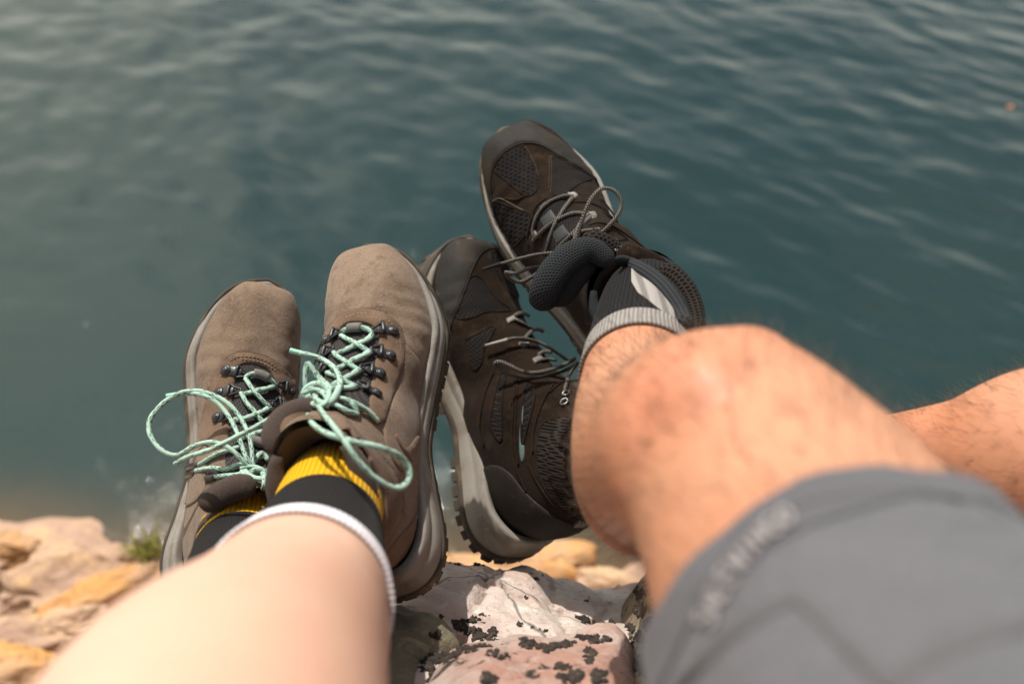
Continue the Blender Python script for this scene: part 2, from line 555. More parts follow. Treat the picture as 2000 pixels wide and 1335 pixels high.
def panel(name, parent, form, poly, mat, t=1.3, step=4.0, curve=True, edge=2.6, uvs=1.0, grid=7.0, dome=0.0, sink=0.4):
    """a sheet of material t millimetres thick that follows the form inside an outline"""
    if curve:
        b = catmull([p[:2] for p in poly], 6, True)
    else:
        b = np.array([p[:2] for p in poly], float)
    b = resample(b, step, True)
    n = len(b)
    area = 0.5 * np.sum(b[:, 0] * np.roll(b[:, 1], -1) - np.roll(b[:, 0], -1) * b[:, 1])
    tg = np.roll(b, -1, 0) - np.roll(b, 1, 0)
    tg /= np.linalg.norm(tg, axis=1)[:, None] + 1e-9
    nr = np.stack([-tg[:, 1], tg[:, 0]], 1) * (1 if area > 0 else -1)
    for k in range(n):                      # pull points that miss the form back onto it
        for _ in range(50):
            if form.hit(b[k][0], b[k][1])[0] is not None:
                break
            b[k] = b[k] + nr[k] * 1.5
    inner = b + nr * edge
    pts = [tuple(p) for p in inner]
    bl = [tuple(p) for p in b]
    x0, y0 = b.min(0)
    x1, y1 = b.max(0)
    il = [tuple(p) for p in inner]
    gx = x0
    q = []
    yy = y0
    r = 0
    while yy < y1:
        xx = x0 + (grid / 2 if r % 2 else 0)
        while xx < x1:
            if inpoly((xx, yy), il):
                if min((xx - p[0]) ** 2 + (yy - p[1]) ** 2 for p in il) > (grid * 0.5) ** 2:
                    q.append((xx, yy))
            xx += grid
        yy += grid * 0.866
        r += 1
    pts += q
    res = geometry.delaunay_2d_cdt([Vector(p) for p in pts], [], [list(range(n))], 1, 1e-4)
    vv, ff = res[0], res[2]
    V, F, ok = [], [], []
    def add(px, py, lift):
        p, nn = form.hit(px, py, lift / 1000)
        ok.append(p is not None)
        V.append(p if p is not None else Vector((0, 0, 0)))
        return len(V) - 1
    for v in vv:
        lift = t
        if dome:
            dd = min((v[0] - p[0]) ** 2 + (v[1] - p[1]) ** 2 for p in il[::2]) ** 0.5
            lift = t + dome * (1 - math.exp(-dd / 9.0))
        add(v[0], v[1], lift)
    for tri in ff:
        if all(ok[i] for i in tri):
            F.append(tuple(tri))
    # rim: from the sheet's edge down to the form
    find = {}
    for i, v in enumerate(vv):
        find[(round(v[0], 2), round(v[1], 2))] = i
    rim_in, rim_mid, rim_out = [], [], []
    good = True
    for k in range(n):
        i = find.get((round(inner[k][0], 2), round(inner[k][1], 2)))
        if i is None:
            i = min(range(len(vv)), key=lambda z: (vv[z][0] - inner[k][0]) ** 2 + (vv[z][1] - inner[k][1]) ** 2)
        rim_in.append(i)
        m = b[k] * 0.72 + inner[k] * 0.28
        rim_mid.append(add(m[0], m[1], t * 0.72))
        rim_out.append(add(b[k][0], b[k][1], -sink))
    for k in range(n):
        j = (k + 1) % n
        for A_, B_ in ((rim_in, rim_mid), (rim_mid, rim_out)):
            qd = (A_[k], A_[j], B_[j], B_[k])
            if len(set(qd)) >= 3 and all(ok[i] for i in qd):
                F.append(tuple(dict.fromkeys(qd)))
    if not F:
        return None
    used = sorted({i for f in F for i in f})
    mp = {o: i for i, o in enumerate(used)}
    V = [V[i] for i in used]
    F = [tuple(mp[i] for i in f) for f in F]
    # face the eye
    out = []
    for f in F:
        a, b2, c2 = V[f[0]], V[f[1]], V[f[2]]
        nn = (b2 - a).cross(c2 - a)
        out.append(f if nn.dot(EYE - a) > 0 else tuple(reversed(f)))
    if hasattr(form, 'local'):
        uv = [(form.local(p)[0] / 1000 * uvs, form.local(p)[1] / 1000 * uvs + form.local(p)[2] / 1000 * uvs * 0.5) for p in V]
    else:
        uv = [(p.x, p.y + p.z) for p in V]
    form.last = (V, out)
    return mesh_obj(name, V, out, mat, parent, uv)

def on_form(form, pts, lift, n=6, closed=False):
    """pixel path -> world path resting on the form (points may carry their own lift in millimetres)"""
    full = [tuple(p) if len(p) > 2 else (p[0], p[1], lift) for p in pts]
    c = catmull(full, n, closed)
    def lifted(q):                           # lifted towards the eye, so the run stays where it is seen
        h = form.hit(q[0], q[1])[0]
        return h if h is None else h + (EYE - h).normalized() * q[2] / 1000
    hits = [lifted(q) for q in c]
    ds = [to_px(h)[2] if h is not None else None for h in hits]
    have = [i for i, d in enumerate(ds) if d is not None]
    if not have:                             # the whole run hangs beside the form: use the nearest depth on it
        d0 = 0.8
        for r in range(4, 160, 6):
            t = [form.hit(c[0][0] + r * math.cos(k * 0.7), c[0][1] + r * math.sin(k * 0.7), c[0][2] / 1000)[0] for k in range(9)]
            t = [x for x in t if x is not None]
            if t:
                d0 = min(to_px(x)[2] for x in t)
                break
        return [P(q[0], q[1], d0) for q in c]
    res = []
    for i, q in enumerate(c):
        if ds[i] is None:
            j = min(have, key=lambda k: abs(k - i))
            res.append(P(q[0], q[1], ds[j]))
        else:
            res.append(hits[i])
    return res

def stitch(parent, form, pts, mat, lift=1.6, dash=0.0021, gap=0.0012, r=0.00042, name='stitching'):
    """a row of thread stitches along a seam, one part"""
    path = resample(np.array([list(p) for p in on_form(form, pts, lift, 8)]), 0.0004)
    k, geos = 0, []
    a, b = int(dash / 0.0004), int((dash + gap) / 0.0004)
    while k + a < len(path):
        q = [Vector(p) for p in (path[k], path[k + a // 2], path[k + a])]
        v, f, _ = tube_geo(q, [r * 0.6, r, r * 0.6], 4)
        geos.append((v, f))
        k += b
    if not geos:
        return None
    V, F = merge(geos)
    o = mesh_obj(name, V, F, mat, parent)
    o['kind'] = 'stuff'
    return o

def cord(name, parent, path, r, mat, step=0.0025, seg=10):
    path = [Vector(p) for p in resample(np.array([list(p) for p in path]), step)]
    # soften the path a little
    for _ in range(2):
        path = [path[0]] + [(path[i - 1] + path[i] * 2 + path[i + 1]) / 4 for i in range(1, len(path) - 1)] + [path[-1]]
    rr = [r * (1 + 0.05 * math.sin(i * 1.7)) for i in range(len(path))]
    V, F, UV = tube_geo(path, rr, seg)
    return mesh_obj(name, V, F, mat, parent, UV)

# ------------------------------------------------------------------ boots: base forms
def smooth(a, b, x):
    t = min(1, max(0, (x - a) / (b - a)))
    return t * t * (3 - 2 * t)

OUT_MED = [(0, 0), (5, 22), (22, 33), (45, 36), (75, 33), (105, 31), (140, 36), (180, 46), (205, 50), (232, 45.5), (255, 36.5), (270, 22.5), (277, 4)]
OUT_LAT = [(277, -4), (270, -20.5), (255, -33.5), (231, -42.5), (200, -48), (165, -48), (130, -43), (95, -38.5), (60, -36), (25, -33), (4, -20)]

class Boot:
    def __init__(self, kind, s, pose, label, group):
        self.kind, self.s = kind, s
        self.ky, self.kx, self.kz = (1.0, 1.0, 1.0) if kind == 'A' else (310 / 275, 1.17, 1.04)
        r = Vector(pose[:3])
        rm = Matrix.Rotation(r.length, 4, r.normalized())
        self.mat = CAM @ Matrix.Translation(pose[3:6]) @ rm
        self.inv = self.mat.inverted()
        self.root = empty('hiking_shoe' if kind == 'A' else 'hiking_boot', self.W(0, 20, 0), label, 'hiking shoe' if kind == 'A' else 'hiking boot', group)
        ol = [(x, y) for y, x in OUT_MED] + [(x, y) for y, x in OUT_LAT]
        c = resample(catmull(ol, 8, True), 3.0, True)
        c[:, 0] *= self.kx
        c[:, 1] *= self.ky
        self.outline = c
        self.geos = []
        self.build_sole()
        self.build_upper()
        self.bvh = bvh_of(self.geos)
        self.uform = Form(bvh_of([self.geos[-1]]), None)
        self.uform.local = self.local
    def W(self, x, y, z):
        """shoe millimetres (x towards the medial side) -> world"""
        return self.mat @ Vector((x * self.s / 1000, y / 1000, z / 1000))
    def local(self, p):
        q = self.inv @ Vector(p)
        return q.x * self.s * 1000, q.y * 1000, q.z * 1000
    def spring(self, y):
        y = y / self.ky
        return 20 * max(0, (y - 190) / 85) ** 2 + 5 * max(0, (35 - y) / 35) ** 2 + (3.5 * math.exp(-((y - 112) / 20) ** 2))
    def half(self, y):
        c = self.outline
        m = len(OUT_MED)
        med = c[c[:, 0] >= 0]
        lat = c[c[:, 0] < 0]
        med = med[np.argsort(med[:, 1])]
        lat = lat[np.argsort(lat[:, 1])]
        return np.interp(y, med[:, 1], med[:, 0]), -np.interp(y, lat[:, 1], lat[:, 0])
    def ring_mesh(self, loops):
        n = len(loops[0])
        V = [p for l in loops for p in l]
        F = []
        for k in range(len(loops) - 1):
            for i in range(n):
                a, b = k * n + i, k * n + (i + 1) % n
                F.append((a, b, b + n, a + n) if self.s > 0 else (a, a + n, b + n, b))
        return V, F, n
    def top(self, y):
        """height of the midsole's upper rim"""
        y = y / self.ky
        h = 27 + 9 * smooth(110, 20, y) + 5 * smooth(40, 0, y)
        if self.kind == 'B':
            h += 3 + 5 * math.exp(-((y - 75) / 26) ** 2)
        return h
    def build_sole(self):
        c = self.outline
        n = len(c)
        t = np.roll(c, -1, 0) - np.roll(c, 1, 0)
        t /= np.linalg.norm(t, axis=1)[:, None]
        nor = np.stack([t[:, 1], -t[:, 0]], 1)
        cen = c.mean(0)
        if ((c - cen) * nor).sum() < 0:
            nor = -nor
        self.nor = nor
        def loop(zf, off):
            res = []
            for i in range(n):
                o = off(c[i, 1] / self.ky) if callable(off) else off
                x, y = c[i] + nor[i] * o
                yy = c[i, 1]
                res.append(self.W(x, y, zf(yy) + self.spring(yy)))
            return res
        up = lambda y: 9 + (self.top(y) - 9) * smooth(205, 262, y / self.ky) + (6 if self.kind == 'B' else 3) * smooth(22, 0, y / self.ky)
        flare = lambda y: 2.5 * smooth(70, 20, y) + 0.8
        # midsole
        tp = self.top
        L = [loop(lambda y: 7.0, lambda y: flare(y) - 1.0), loop(lambda y: 11.0, lambda y: flare(y) - 0.5),
             loop(lambda y: 11 + (tp(y) - 11) * 0.30, lambda y: flare(y) * 0.9), loop(lambda y: 11 + (tp(y) - 11) * 0.50, lambda y: flare(y) * 0.5 - 0.6),
             loop(lambda y: 11 + (tp(y) - 11) * 0.56, lambda y: flare(y) * 0.4 - 1.6), loop(lambda y: 11 + (tp(y) - 11) * 0.64, lambda y: flare(y) * 0.3 - 0.7),
             loop(lambda y: tp(y) - 2.5, -0.8), loop(lambda y: tp(y) - 0.4, -1.7), loop(lambda y: tp(y), -4.0), loop(lambda y: tp(y) - 3, -9.0)]
        V, F, _ = self.ring_mesh(L)
        self.geos.append((V, F))
        uv = [(self.local(v)[1] / 1000, self.local(v)[2] / 1000) for v in V]
        self.midsole = mesh_obj('midsole', V, F, M['rubber_grey'], self.root, uv)
        # outsole, turned up over the toe
        L = [loop(lambda y: 1.0, -7.0), loop(lambda y: 1.0, -1.5), loop(lambda y: 2.2, lambda y: flare(y) + 0.6), loop(lambda y: up(y) - 2, lambda y: flare(y) + 0.9),
             loop(lambda y: up(y) - 0.5, lambda y: flare(y) + 0.4), loop(lambda y: up(y), lambda y: flare(y) - 1.2), loop(lambda y: up(y) - 2, lambda y: flare(y) - 4)]
        V, F, k = self.ring_mesh(L)
        F.append(tuple(range(k)) if self.s < 0 else tuple(range(k - 1, -1, -1)))
        self.geos.append((V, F))
        self.outsole = mesh_obj('outsole', V, F, M['outsole'], self.root)
        # tread lugs round the edge
        d = 0
        me = None
        for i in range(n):
            d += np.linalg.norm(c[i] - c[i - 1])
            if d < (13.5 if self.kind == 'B' else 11.5):
                continue
            d = 0
            x, y = c[i] + nor[i] * (flare(c[i, 1] / self.ky) - (3.0 if self.kind == 'B' else 4.6))
            y0 = c[i, 1] / self.ky
            if 92 < y0 < 128:
                continue
            o = self.W(x, y, -1.2 + self.spring(c[i, 1]))
            ex = (self.W(x + t[i][0], y + t[i][1], 0) - self.W(x, y, 0)).normalized()
            ez = (self.W(0, 0, 1) - self.W(0, 0, 0)).normalized()
            ey = ez.cross(ex)
            m = Matrix((ex, ey, ez)).transposed().to_4x4()
            m.translation = o - root_of(self.outsole)
            if me is None:
                vv, ff = box_geo(Matrix.Identity(4), 0.0048, 0.0042, 0.0042, 0.3)
                me = bpy.data.meshes.new('tread_lug')
                me.from_pydata(vv, [], ff)
                me.materials.append(M['outsole'])
            lo = bpy.data.objects.new('tread_lug', me)
            lo.matrix_basis = m @ Matrix.Scale(random.uniform(0.88, 1.08), 4)
            link(lo, self.outsole)
    def build_upper(self):
        A = self.kind == 'A'
        # bottom y,z / top y,z / half width (0 = from the outline) / exponent / taper
        rings = [
            (272.5, 28, 271.5, 36, 10, 0.6, 0.1), (268.5, 26, 266.5, 47, 0, 0.6, 0.1), (259, 24, 256, 57, 0, 0.6, 0.16), (246, 22, 240, 63, 0, 0.6, 0.24),
            (224, 20, 215, 69, 0, 0.6, 0.36), (198, 20, 186, 77, 0, 0.6, 0.46), (170, 20, 156, 90, 0, 0.62, 0.50), (142, 20, 131, 104, 0, 0.66, 0.46),
            (108, 20, 113, 117, 38, 0.72, 0.30), (66, 20, 101, 129, 37, 0.8, 0.14), (28, 24, 94, 138, 35, 0.85, 0.05),
            (8, 42, 90, 143, 33.5, 0.88, 0.0), (1, 70, 87, 147, 33, 0.9, 0.0), (4, 98, 83, 150, 34, 0.92, 0.0)]
        if not A and self.s < 0:
            rings = rings[:-2] + [(0, 64, 88, 150, 34, 0.9, 0.0), (0, 88, 85, 157, 34.5, 0.92, 0.0), (5, 116, 82, 163, 36, 0.92, 0.0)]
        elif not A:
            rings = rings[:-5] + [(66, 20, 99, 120, 37, 0.8, 0.14), (28, 24, 91, 124, 35, 0.85, 0.05), (8, 42, 85, 127, 33.5, 0.88, 0.0), (0, 64, 81, 129, 34, 0.9, 0.0), (0, 88, 78, 131, 34.5, 0.92, 0.0), (5, 112, 76, 133, 35, 0.92, 0.0)]
        full = []
        for by, bz, ty, tz, hw, p, k in rings:
            if bz <= 24:
                bz -= 9
            by, ty, bz, tz = by * self.ky, ty * self.ky, bz * self.kz, tz * self.kz
            if hw == 0:
                m, l = self.half(by * 0.75 + ty * 0.25)
                m, l = m - 1.0, l - 1.0
            elif hw == 10:
                m, l = 15.0, 12.0
            else:
                m = l = hw * self.kx
            sp = self.spring(by)
            full.append((by, bz + sp, ty, tz + sp * 0.95, m, l, p, k))
        rr = catmull(full, 10)
        n = 88
        loops = []
        for by, bz, ty, tz, m, l, p, k in rr:
            lp = []
            for i in range(n):
                a = 2 * math.pi * i / n
                v = (1 - math.cos(a)) / 2
                p0 = 0.16 + (p - 0.16) * smooth(0.62, 0.86, p)
                pe = p0 + (p - p0) * smooth(0.0, 0.62, v)
                x = abs(math.sin(a)) ** pe * (1 - k * v ** 1.6)
                x *= m if a <= math.pi else -l
                xx, yy_, zz_ = x, by + (ty - by) * v, bz + (tz - bz) * v
                y0 = yy_ / self.ky
                # flex creases across the forefoot, soft dents elsewhere
                fl = math.exp(-((y0 - 196) / 30) ** 2) * smooth(0.15, 0.5, v)
                cr = fl * (abs(math.sin(y0 * 0.21 + 2.2 * noise.noise(Vector((x * 0.035, y0 * 0.02, self.s * 3.1))))) - 0.6) * 1.5
                cr += 1.5 * noise.noise(Vector((x * 0.03, y0 * 0.03, zz_ * 0.03 + self.s * 7))) + 0.5 * noise.noise(Vector((x * 0.09, y0 * 0.09, zz_ * 0.09)))
                sc = 1 + cr * smooth(0.0, 0.2, v) / 60
                lp.append(self.W(xx * sc, yy_, zz_ + cr * 0.55 * smooth(0.2, 0.7, v)))
            loops.append(lp)
        self.rings = loops
        loops2 = list(reversed(loops))
        V, F, _ = self.ring_mesh(loops2)
        F.append(tuple((len(loops) - 1) * n + i for i in (range(n) if self.s > 0 else range(n - 1, -1, -1))))
        self.geos.append((V, F))
        uv = [(self.local(v)[0] / 1000, self.local(v)[1] / 1000) for v in V]
        self.upper = mesh_obj('upper', V, F, M['suede' if A else 'suede_dk'], self.root, uv)
        # padded collar and lining
        last = loops[-1]
        cen = sum(last, Vector()) / n
        # leave the front of the collar open for the tongue
        idx = [i for i in range(n) if abs(i - n / 2) > n * 0.135]
        k0 = [i for i in idx if i > n / 2] + [i for i in idx if i < n / 2]
        path = [last[i].lerp(cen, 0.12) for i in k0]
        path = [Vector(p) for p in resample(np.array([list(p) for p in path]), 0.004)]
        V, F, UV = tube_geo(path, [(0.0072 if A else 0.0052) * min(1, 0.5 + 0.12 * min(i, len(path) - 1 - i)) for i in range(len(path))], 12)
        self.collar = mesh_obj('collar', V, F, M['lining_a' if A else 'pad'], self.root, [(u, v * 0.022) for u, v in UV])
        ins = [[p.lerp(cen, 0.10) for p in last]]
        for j, f in ((-6, 0.16), (-14, 0.2), (-26, 0.3)):
            c2 = sum(loops[j], Vector()) / n
            ins.append([p.lerp(c2, f) for p in loops[j]])
        V, F, _ = self.ring_mesh(ins)
        self.lining = mesh_obj('lining', V, F, M['lining_a' if A else 'pad_in'], self.root)
        self.open_c = cen
    def hit(self, px, py, lift=0.0):
        d = ray(px, py)
        h = self.bvh.ray_cast(EYE, d)
        if h[0] is None:
            return None, None
        nn = h[1] if h[1].dot(d) < 0 else -h[1]
        return h[0] + nn * lift, nn

SA1 = Boot('A', 1, [-0.46, -0.265, 0.150, -0.0815, -0.187, -0.725], 'brown suede hiking shoe with yellow sock in it, beside the dark boots', 'pair of brown suede hiking shoes')
SA2 = Boot('A', -1, [-0.2784, 0.4723, -0.1631, -0.2615, -0.220, -0.8331], 'brown suede hiking shoe at far left, half hidden behind the bare shin', 'pair of brown suede hiking shoes')
SB1 = Boot('B', 1, [-0.46, -0.05, 0.51, 0.142, -0.0565, -0.875], 'dark brown hiking boot held highest, open at the top with grey padded tongue', 'pair of dark brown hiking boots')
SB2 = Boot('B', -1, [-0.42, 0.74, 0.08, -0.006, -0.201, -0.92], 'dark brown hiking boot seen from its side, heel resting on the rock', 'pair of dark brown hiking boots')
# ------------------------------------------------------------------ bodies: legs
class Leg:
    """a limb as a chain of (px, py, depth, radius); n samples per span"""
    def __init__(self, pts):
        full = [(tuple(P(*q[:3])) + (q[3],)) if len(q) == 4 else tuple(q[1:]) for q in pts]
        self.k = len(full)
        c = catmull(full, 12)
        self.pts = [Vector(q[:3]) for q in c]
        self.r = [q[3] for q in c]
        _, self.T, self.U = frames(self.pts)
    def at(self, t):
        """t in control-point units"""
        x = t * 12
        i = min(len(self.pts) - 2, max(0, int(x)))
        f = x - i
        return (self.pts[i].lerp(self.pts[i + 1], f), self.r[i] * (1 - f) + self.r[i + 1] * f,
                self.T[i].lerp(self.T[i + 1], f).normalized(), self.U[i].lerp(self.U[i + 1], f).normalized())
    tilt = None
    def ring(self, t, off, n=64, shape=None):
        p, r, T, u = self.at(t)
        u = (u - T * u.dot(T)).normalized()
        v = T.cross(u)
        res = []
        for k in range(n):
            a = 2 * math.pi * k / n
            rr = r + off + (shape(t, a, p + u * math.cos(a) * r + v * math.sin(a) * r) if shape else 0)
            q = u * rr * math.cos(a) + v * rr * math.sin(a)
            res.append(p + q + (T * q.dot(self.tilt) if self.tilt else Vector()))
        return res
    def sleeve(self, name, parent, mat, t0, t1, off, n=64, m=24, lip0=True, lip1=True, shape=None):
        """a cloth sleeve over the limb, with turned-in edges"""
        L, tv = [], []
        if lip0:
            L += [self.ring(t0 + 0.06, -0.001, n, None), self.ring(t0, off * 0.4, n, shape)]
            tv += [t0, t0]
        for i in range(m + 1):
            t = t0 + (t1 - t0) * i / m
            L.append(self.ring(t, off, n, shape))
            tv.append(t)
        if lip1:
            L += [self.ring(t1, off * 0.4, n, shape), self.ring(t1 - 0.06, -0.001, n, None)]
            tv += [t1, t1]
        V, F, UV = [], [], []
        d = 0
        for k, l in enumerate(L):
            if k:
                d += (l[0] - L[k - 1][0]).length
            for i in range(n + 1):
                V.append(l[i % n])
                UV.append((i / n, d))
        w_ = n + 1
        for k in range(len(L) - 1):
            for i in range(n):
                F.append((k * w_ + i, k * w_ + i + 1, (k + 1) * w_ + i + 1, (k + 1) * w_ + i))
        self.geo = (V, F)
        return mesh_obj(name, V, F, mat, parent, UV)
    def solid(self, n=40):
        V, F, _ = tube_geo(self.pts, self.r, n)
        return V, F

def ball(c, rx, ry, rz, m=None):
    bm = bmesh.new()
    bmesh.ops.create_uvsphere(bm, u_segments=24, v_segments=14, radius=1)
    mm = (m or Matrix.Identity(3)).to_4x4()
    V = [Vector(c) + (mm @ Vector((v.co.x * rx, v.co.y * ry, v.co.z * rz))) for v in bm.verts]
    F = [tuple(v.index for v in f.verts) for f in bm.faces]
    bm.free()
    return V, F

def fuse(name, geos, mat, voxel=0.004, smooth_n=8):
    """overlapping solids -> one continuous skin"""
    V, F = merge(geos)
    me = bpy.data.meshes.new(name)
    me.from_pydata([tuple(v) for v in V], [], F)
    o = bpy.data.objects.new(name, me)
    COL.objects.link(o)
    md = o.modifiers.new('remesh', 'REMESH')
    md.mode = 'VOXEL'
    md.voxel_size = voxel
    sm = o.modifiers.new('smooth', 'SMOOTH')
    sm.factor = 0.6
    sm.iterations = smooth_n
    dg = bpy.context.evaluated_depsgraph_get()
    me2 = bpy.data.meshes.new_from_object(o.evaluated_get(dg))
    o.modifiers.clear()
    o.data = me2
    me2.name = name
    me2.materials.clear()
    me2.materials.append(mat)
    me2.polygons.foreach_set('use_smooth', [True] * len(me2.polygons))
    bpy.data.meshes.remove(me)
    return o

CI = CAM.inverted()
def pxd(v):
    a = to_px(v)
    return a

# the woman: near leg reaches the right-hand suede shoe, the other leg passes under it
hipL = (-0.16, -0.23, 0.40)
hipR = (-0.34, -0.22, 0.38)
LW1 = Leg([(650, 945, 0.70, .028), (648, 965, 0.665, .0325), (632, 1030, 0.615, .0345), (605, 1110, 0.56, .0415), (580, 1178, 0.51, .0472), (515, 1295, 0.42, .0525), (415, 1470, 0.335, .0605), (330, 1740, 0.285, .066)])
LW2 = Leg([(490, 930, 0.80, .030), (478, 1040, 0.75, .032), (468, 1110, 0.70, .034), (465, 1180, 0.645, .041), (470, 1300, 0.56, .048), (430, 1480, 0.46, .050), (300, 1700, 0.40, .056)])
def world_leg(leg, hip, r0, r1):
    a = leg.pts[-1]
    return tube_geo([a, a.lerp(Vector(hip), 0.5), Vector(hip)], [leg.r[-1], (leg.r[-1] + r1) / 2, r1], 32)[:2]
kn = LW1.at(6)[0]
geos = [LW1.solid(), LW2.solid(), world_leg(LW1, hipL, 0.06, 0.085), world_leg(LW2, hipR, 0.06, 0.085),
        ball((-0.25, -0.24, 0.41), 0.17, 0.11, 0.10),
        ball(P(640, 1240, 0.475), 0.030, 0.05, 0.05)]
woman = fuse('person', geos, M['skin_w'])
tag(woman, 'person with bare fair legs crossed at the ankles, wearing yellow and black socks', 'person')
SLW = LW1.sleeve('sock', woman, M['sock_yellow'], 0.6, 2.05, 0.0016, 72, 26, False, False)
st = LW1.sleeve('stripe', SLW, M['sock_black'], 2.05, 3.72, 0.0018, 72, 26, False, False)
LW1.sleeve('cuff', SLW, M['sock_white'], 3.70, 4.08, 0.0027, 96, 8)
SLW2 = LW2.sleeve('sock', woman, M['sock_yellow'], 0.4, 1.6, 0.0016, 72, 20, False, False)
LW2.sleeve('stripe', SLW2, M['sock_black'], 1.6, 3.6, 0.0018, 72, 20, False, False)
LW2.sleeve('cuff', SLW2, M['sock_white'], 3.58, 3.9, 0.0027, 96, 8)

# the man: near leg in the raised boot, far leg in the boot on the rock
LM1 = Leg([(1264, 575, 0.80, .030), (1262, 600, 0.76, .0335), (1256, 650, 0.715, .0355), (1250, 738, 0.655, .0382), (1268, 810, 0.60, .046), (1302, 885, 0.545, .0525), (1352, 890, 0.49, .0525), (1412, 878, 0.44, .0545),
           (1512, 990, 0.405, .0585), (1605, 1150, 0.360, .0620), (1662, 1260, 0.334, .0640), ('w', 0.1279, 0.0854, 0.4500, .072), ('w', 0.138, -0.028, 0.488, .084), ('w', 0.150, -0.12, 0.515, .10)])
LM2 = Leg([(1150, 820, 0.90, .031), (1185, 890, 0.85, .034), (1260, 905, 0.81, .040), (1420, 900, 0.77, .050), (1640, 960, 0.715, .052), (1900, 955, 0.655, .0600), (2110, 920, 0.60, .066), (2330, 1080, 0.55, .064), ('w', 0.43, 0.05, 0.49, .078), ('w', 0.40, -0.10, 0.50, .095)])
hipL2 = (0.150, -0.12, 0.515)
hipR2 = (0.40, -0.10, 0.50)
geos = [LM1.solid(), LM2.solid(), 
        ball((0.275, -0.13, 0.50), 0.18, 0.12, 0.10),
        ball(P(1392, 800, 0.405), 0.026, 0.026, 0.026),      # kneecap
        ball(P(1455, 725, 0.440), 0.024, 0.020, 0.022),
        ball(P(1235, 905, 0.58), 0.036, 0.055, 0.050)]       # calf
man = fuse('person', geos, M['skin_m'])
tag(man, 'person with tanned hairy legs in grey shorts, sitting at the right', 'person')
SLM = LM1.sleeve('sock', man, M['sock_dark'], 0.6, 2.62, 0.0016, 84, 30, False, False)
SOCK_FORM = Form(bvh_of([LM1.geo]))
LM1.sleeve('cuff', SLM, M['sock_grey'], 2.60, 3.02, 0.0026, 96, 8)
SLM2 = LM2.sleeve('sock', man, M['sock_dark'], 0.4, 2.0, 0.0016, 72, 20, False, False)

# shorts
def folds(t, a, p):
    return 0.0050 * noise.noise(Vector((p.x * 30, p.y * 16, p.z * 30))) + 0.0018 * noise.noise(Vector((p.x * 60, p.y * 40, p.z * 60)))
hemt = 9.97
SH = LM1.sleeve('shorts', man, M['shorts'], hemt + 0.22, 12.9, 0.0052, 128, 60, False, False, folds)
SH_GEO = LM1.geo
LM1.sleeve('hem', SH, M['shorts_hem'], hemt, hemt + 0.26, 0.0060, 128, 10, True, True, folds)
SH_FORM = Form(bvh_of([SH_GEO, LM1.geo]))
V3, F3 = ball((0.275, -0.145, 0.50), 0.205, 0.135, 0.118)
mesh_obj('shorts_seat', V3, F3, M['shorts'], SH)
LM2.sleeve('shorts_leg', SH, M['shorts'], 7.6, 10.0, 0.0062, 96, 30, True, False, folds)
# ------------------------------------------------------------------ water
WATER_Z = -1.25
def mat_water():
    t = NT('lake_water')
    g = t.new('ShaderNodeNewGeometry')
    pos = g.outputs['Position']
    s = t.new('ShaderNodeSeparateXYZ', Vector=pos)
    # silt near the shore tints the water brown, deeper water is teal
    sh = t.math('ADD', s.outputs[1], t.math('MULTIPLY', t.noise(1.3, 4, vec=pos), 0.5))
    sh = t.math('ADD', sh, t.math('MULTIPLY', s.outputs[0], 0.10))
    deep = t.mix(t.ramp(t.noise(0.5, 3, vec=pos), 0.35, 0.65), (0.0105, 0.0255, 0.0245, 1), (0.0145, 0.030, 0.0275, 1))
    t.color(t.mix(t.ramp(sh, 1.45, 1.95), (0.12, 0.072, 0.035, 1), deep))
    n = t.bump(t.noise(34, 4, 0.55, vec=pos, stretch=(1.0, 2.0, 1, 0, 0, R(35))), 0.22, 0.01)
    n = t.bump(t.noise(80, 3, 0.5, vec=pos), 0.20, 0.004, n)
    t.put(t.b.inputs['Normal'], n)
    t.set(Roughness=0.06, IOR=1.33, Specular_IOR_Level=0.5)
    return t.m
M['water'] = mat_water()
def water_grid():
    V, F = [], []
    xs = np.concatenate([np.linspace(-60, -3.3, 12), np.linspace(-3.2, 3.4, 330), np.linspace(3.6, 60, 12)])
    ys = np.concatenate([np.linspace(-3, 0.75, 6), np.linspace(0.8, 5.6, 250), np.linspace(5.7, 12, 30), np.linspace(13, 90, 18)])
    nz_ = noise.noise
    for y in ys:
        for x in xs:
            if y > 12 or abs(x) > 3.5:
                V.append((x, y, WATER_Z))
                continue
            calm = smooth(-0.9, 1.1, x - 0.10 * (y - 2.0))
            u = x * 0.62 + y * 0.78          # across the crests
            v = x * 0.78 - y * 0.62          # along the crests
            wob = nz_(Vector((v * 1.3, u * 0.9, 3.3))) * 0.10
            h = 0.0036 * nz_(Vector((v * 4.6, (u + wob) * 10.5, 1.5))) + 0.0019 * nz_(Vector((v * 9.0 + 3, (u + wob) * 21.0, 7.5))) + 0.006 * nz_(Vector((v * 1.0, u * 2.6, 11.0)))
            g = 0.0075 * nz_(Vector((v * 3.4, u * 5.4, 5.1))) + 0.0030 * nz_(Vector((v * 8.0, u * 12.0, 9.1)))
            g *= 0.25 + 1.15 * smooth(1.8, 3.0, y)
            fade = 1 - smooth(6, 11.5, y)
            V.append((x, y, WATER_Z + (h * (0.25 + 1.65 * calm) + g * (1.25 - 0.85 * calm)) * fade))
    n = len(xs)
    for j in range(len(ys) - 1):
        for i in range(n - 1):
            F.append((j * n + i, j * n + i + 1, (j + 1) * n + i + 1, (j + 1) * n + i))
    return V, F
V, F = water_grid()
lake = mesh_obj('lake_water', V, F, M['water'])
lake['kind'] = 'structure'
bed = mesh_obj('ground', [(-900, -900, -3.2), (900, -900, -3.2), (900, 900, -3.2), (-900, 900, -3.2)], [(0, 1, 2, 3)], M['outsole'], smooth=False)
bed['kind'] = 'structure'
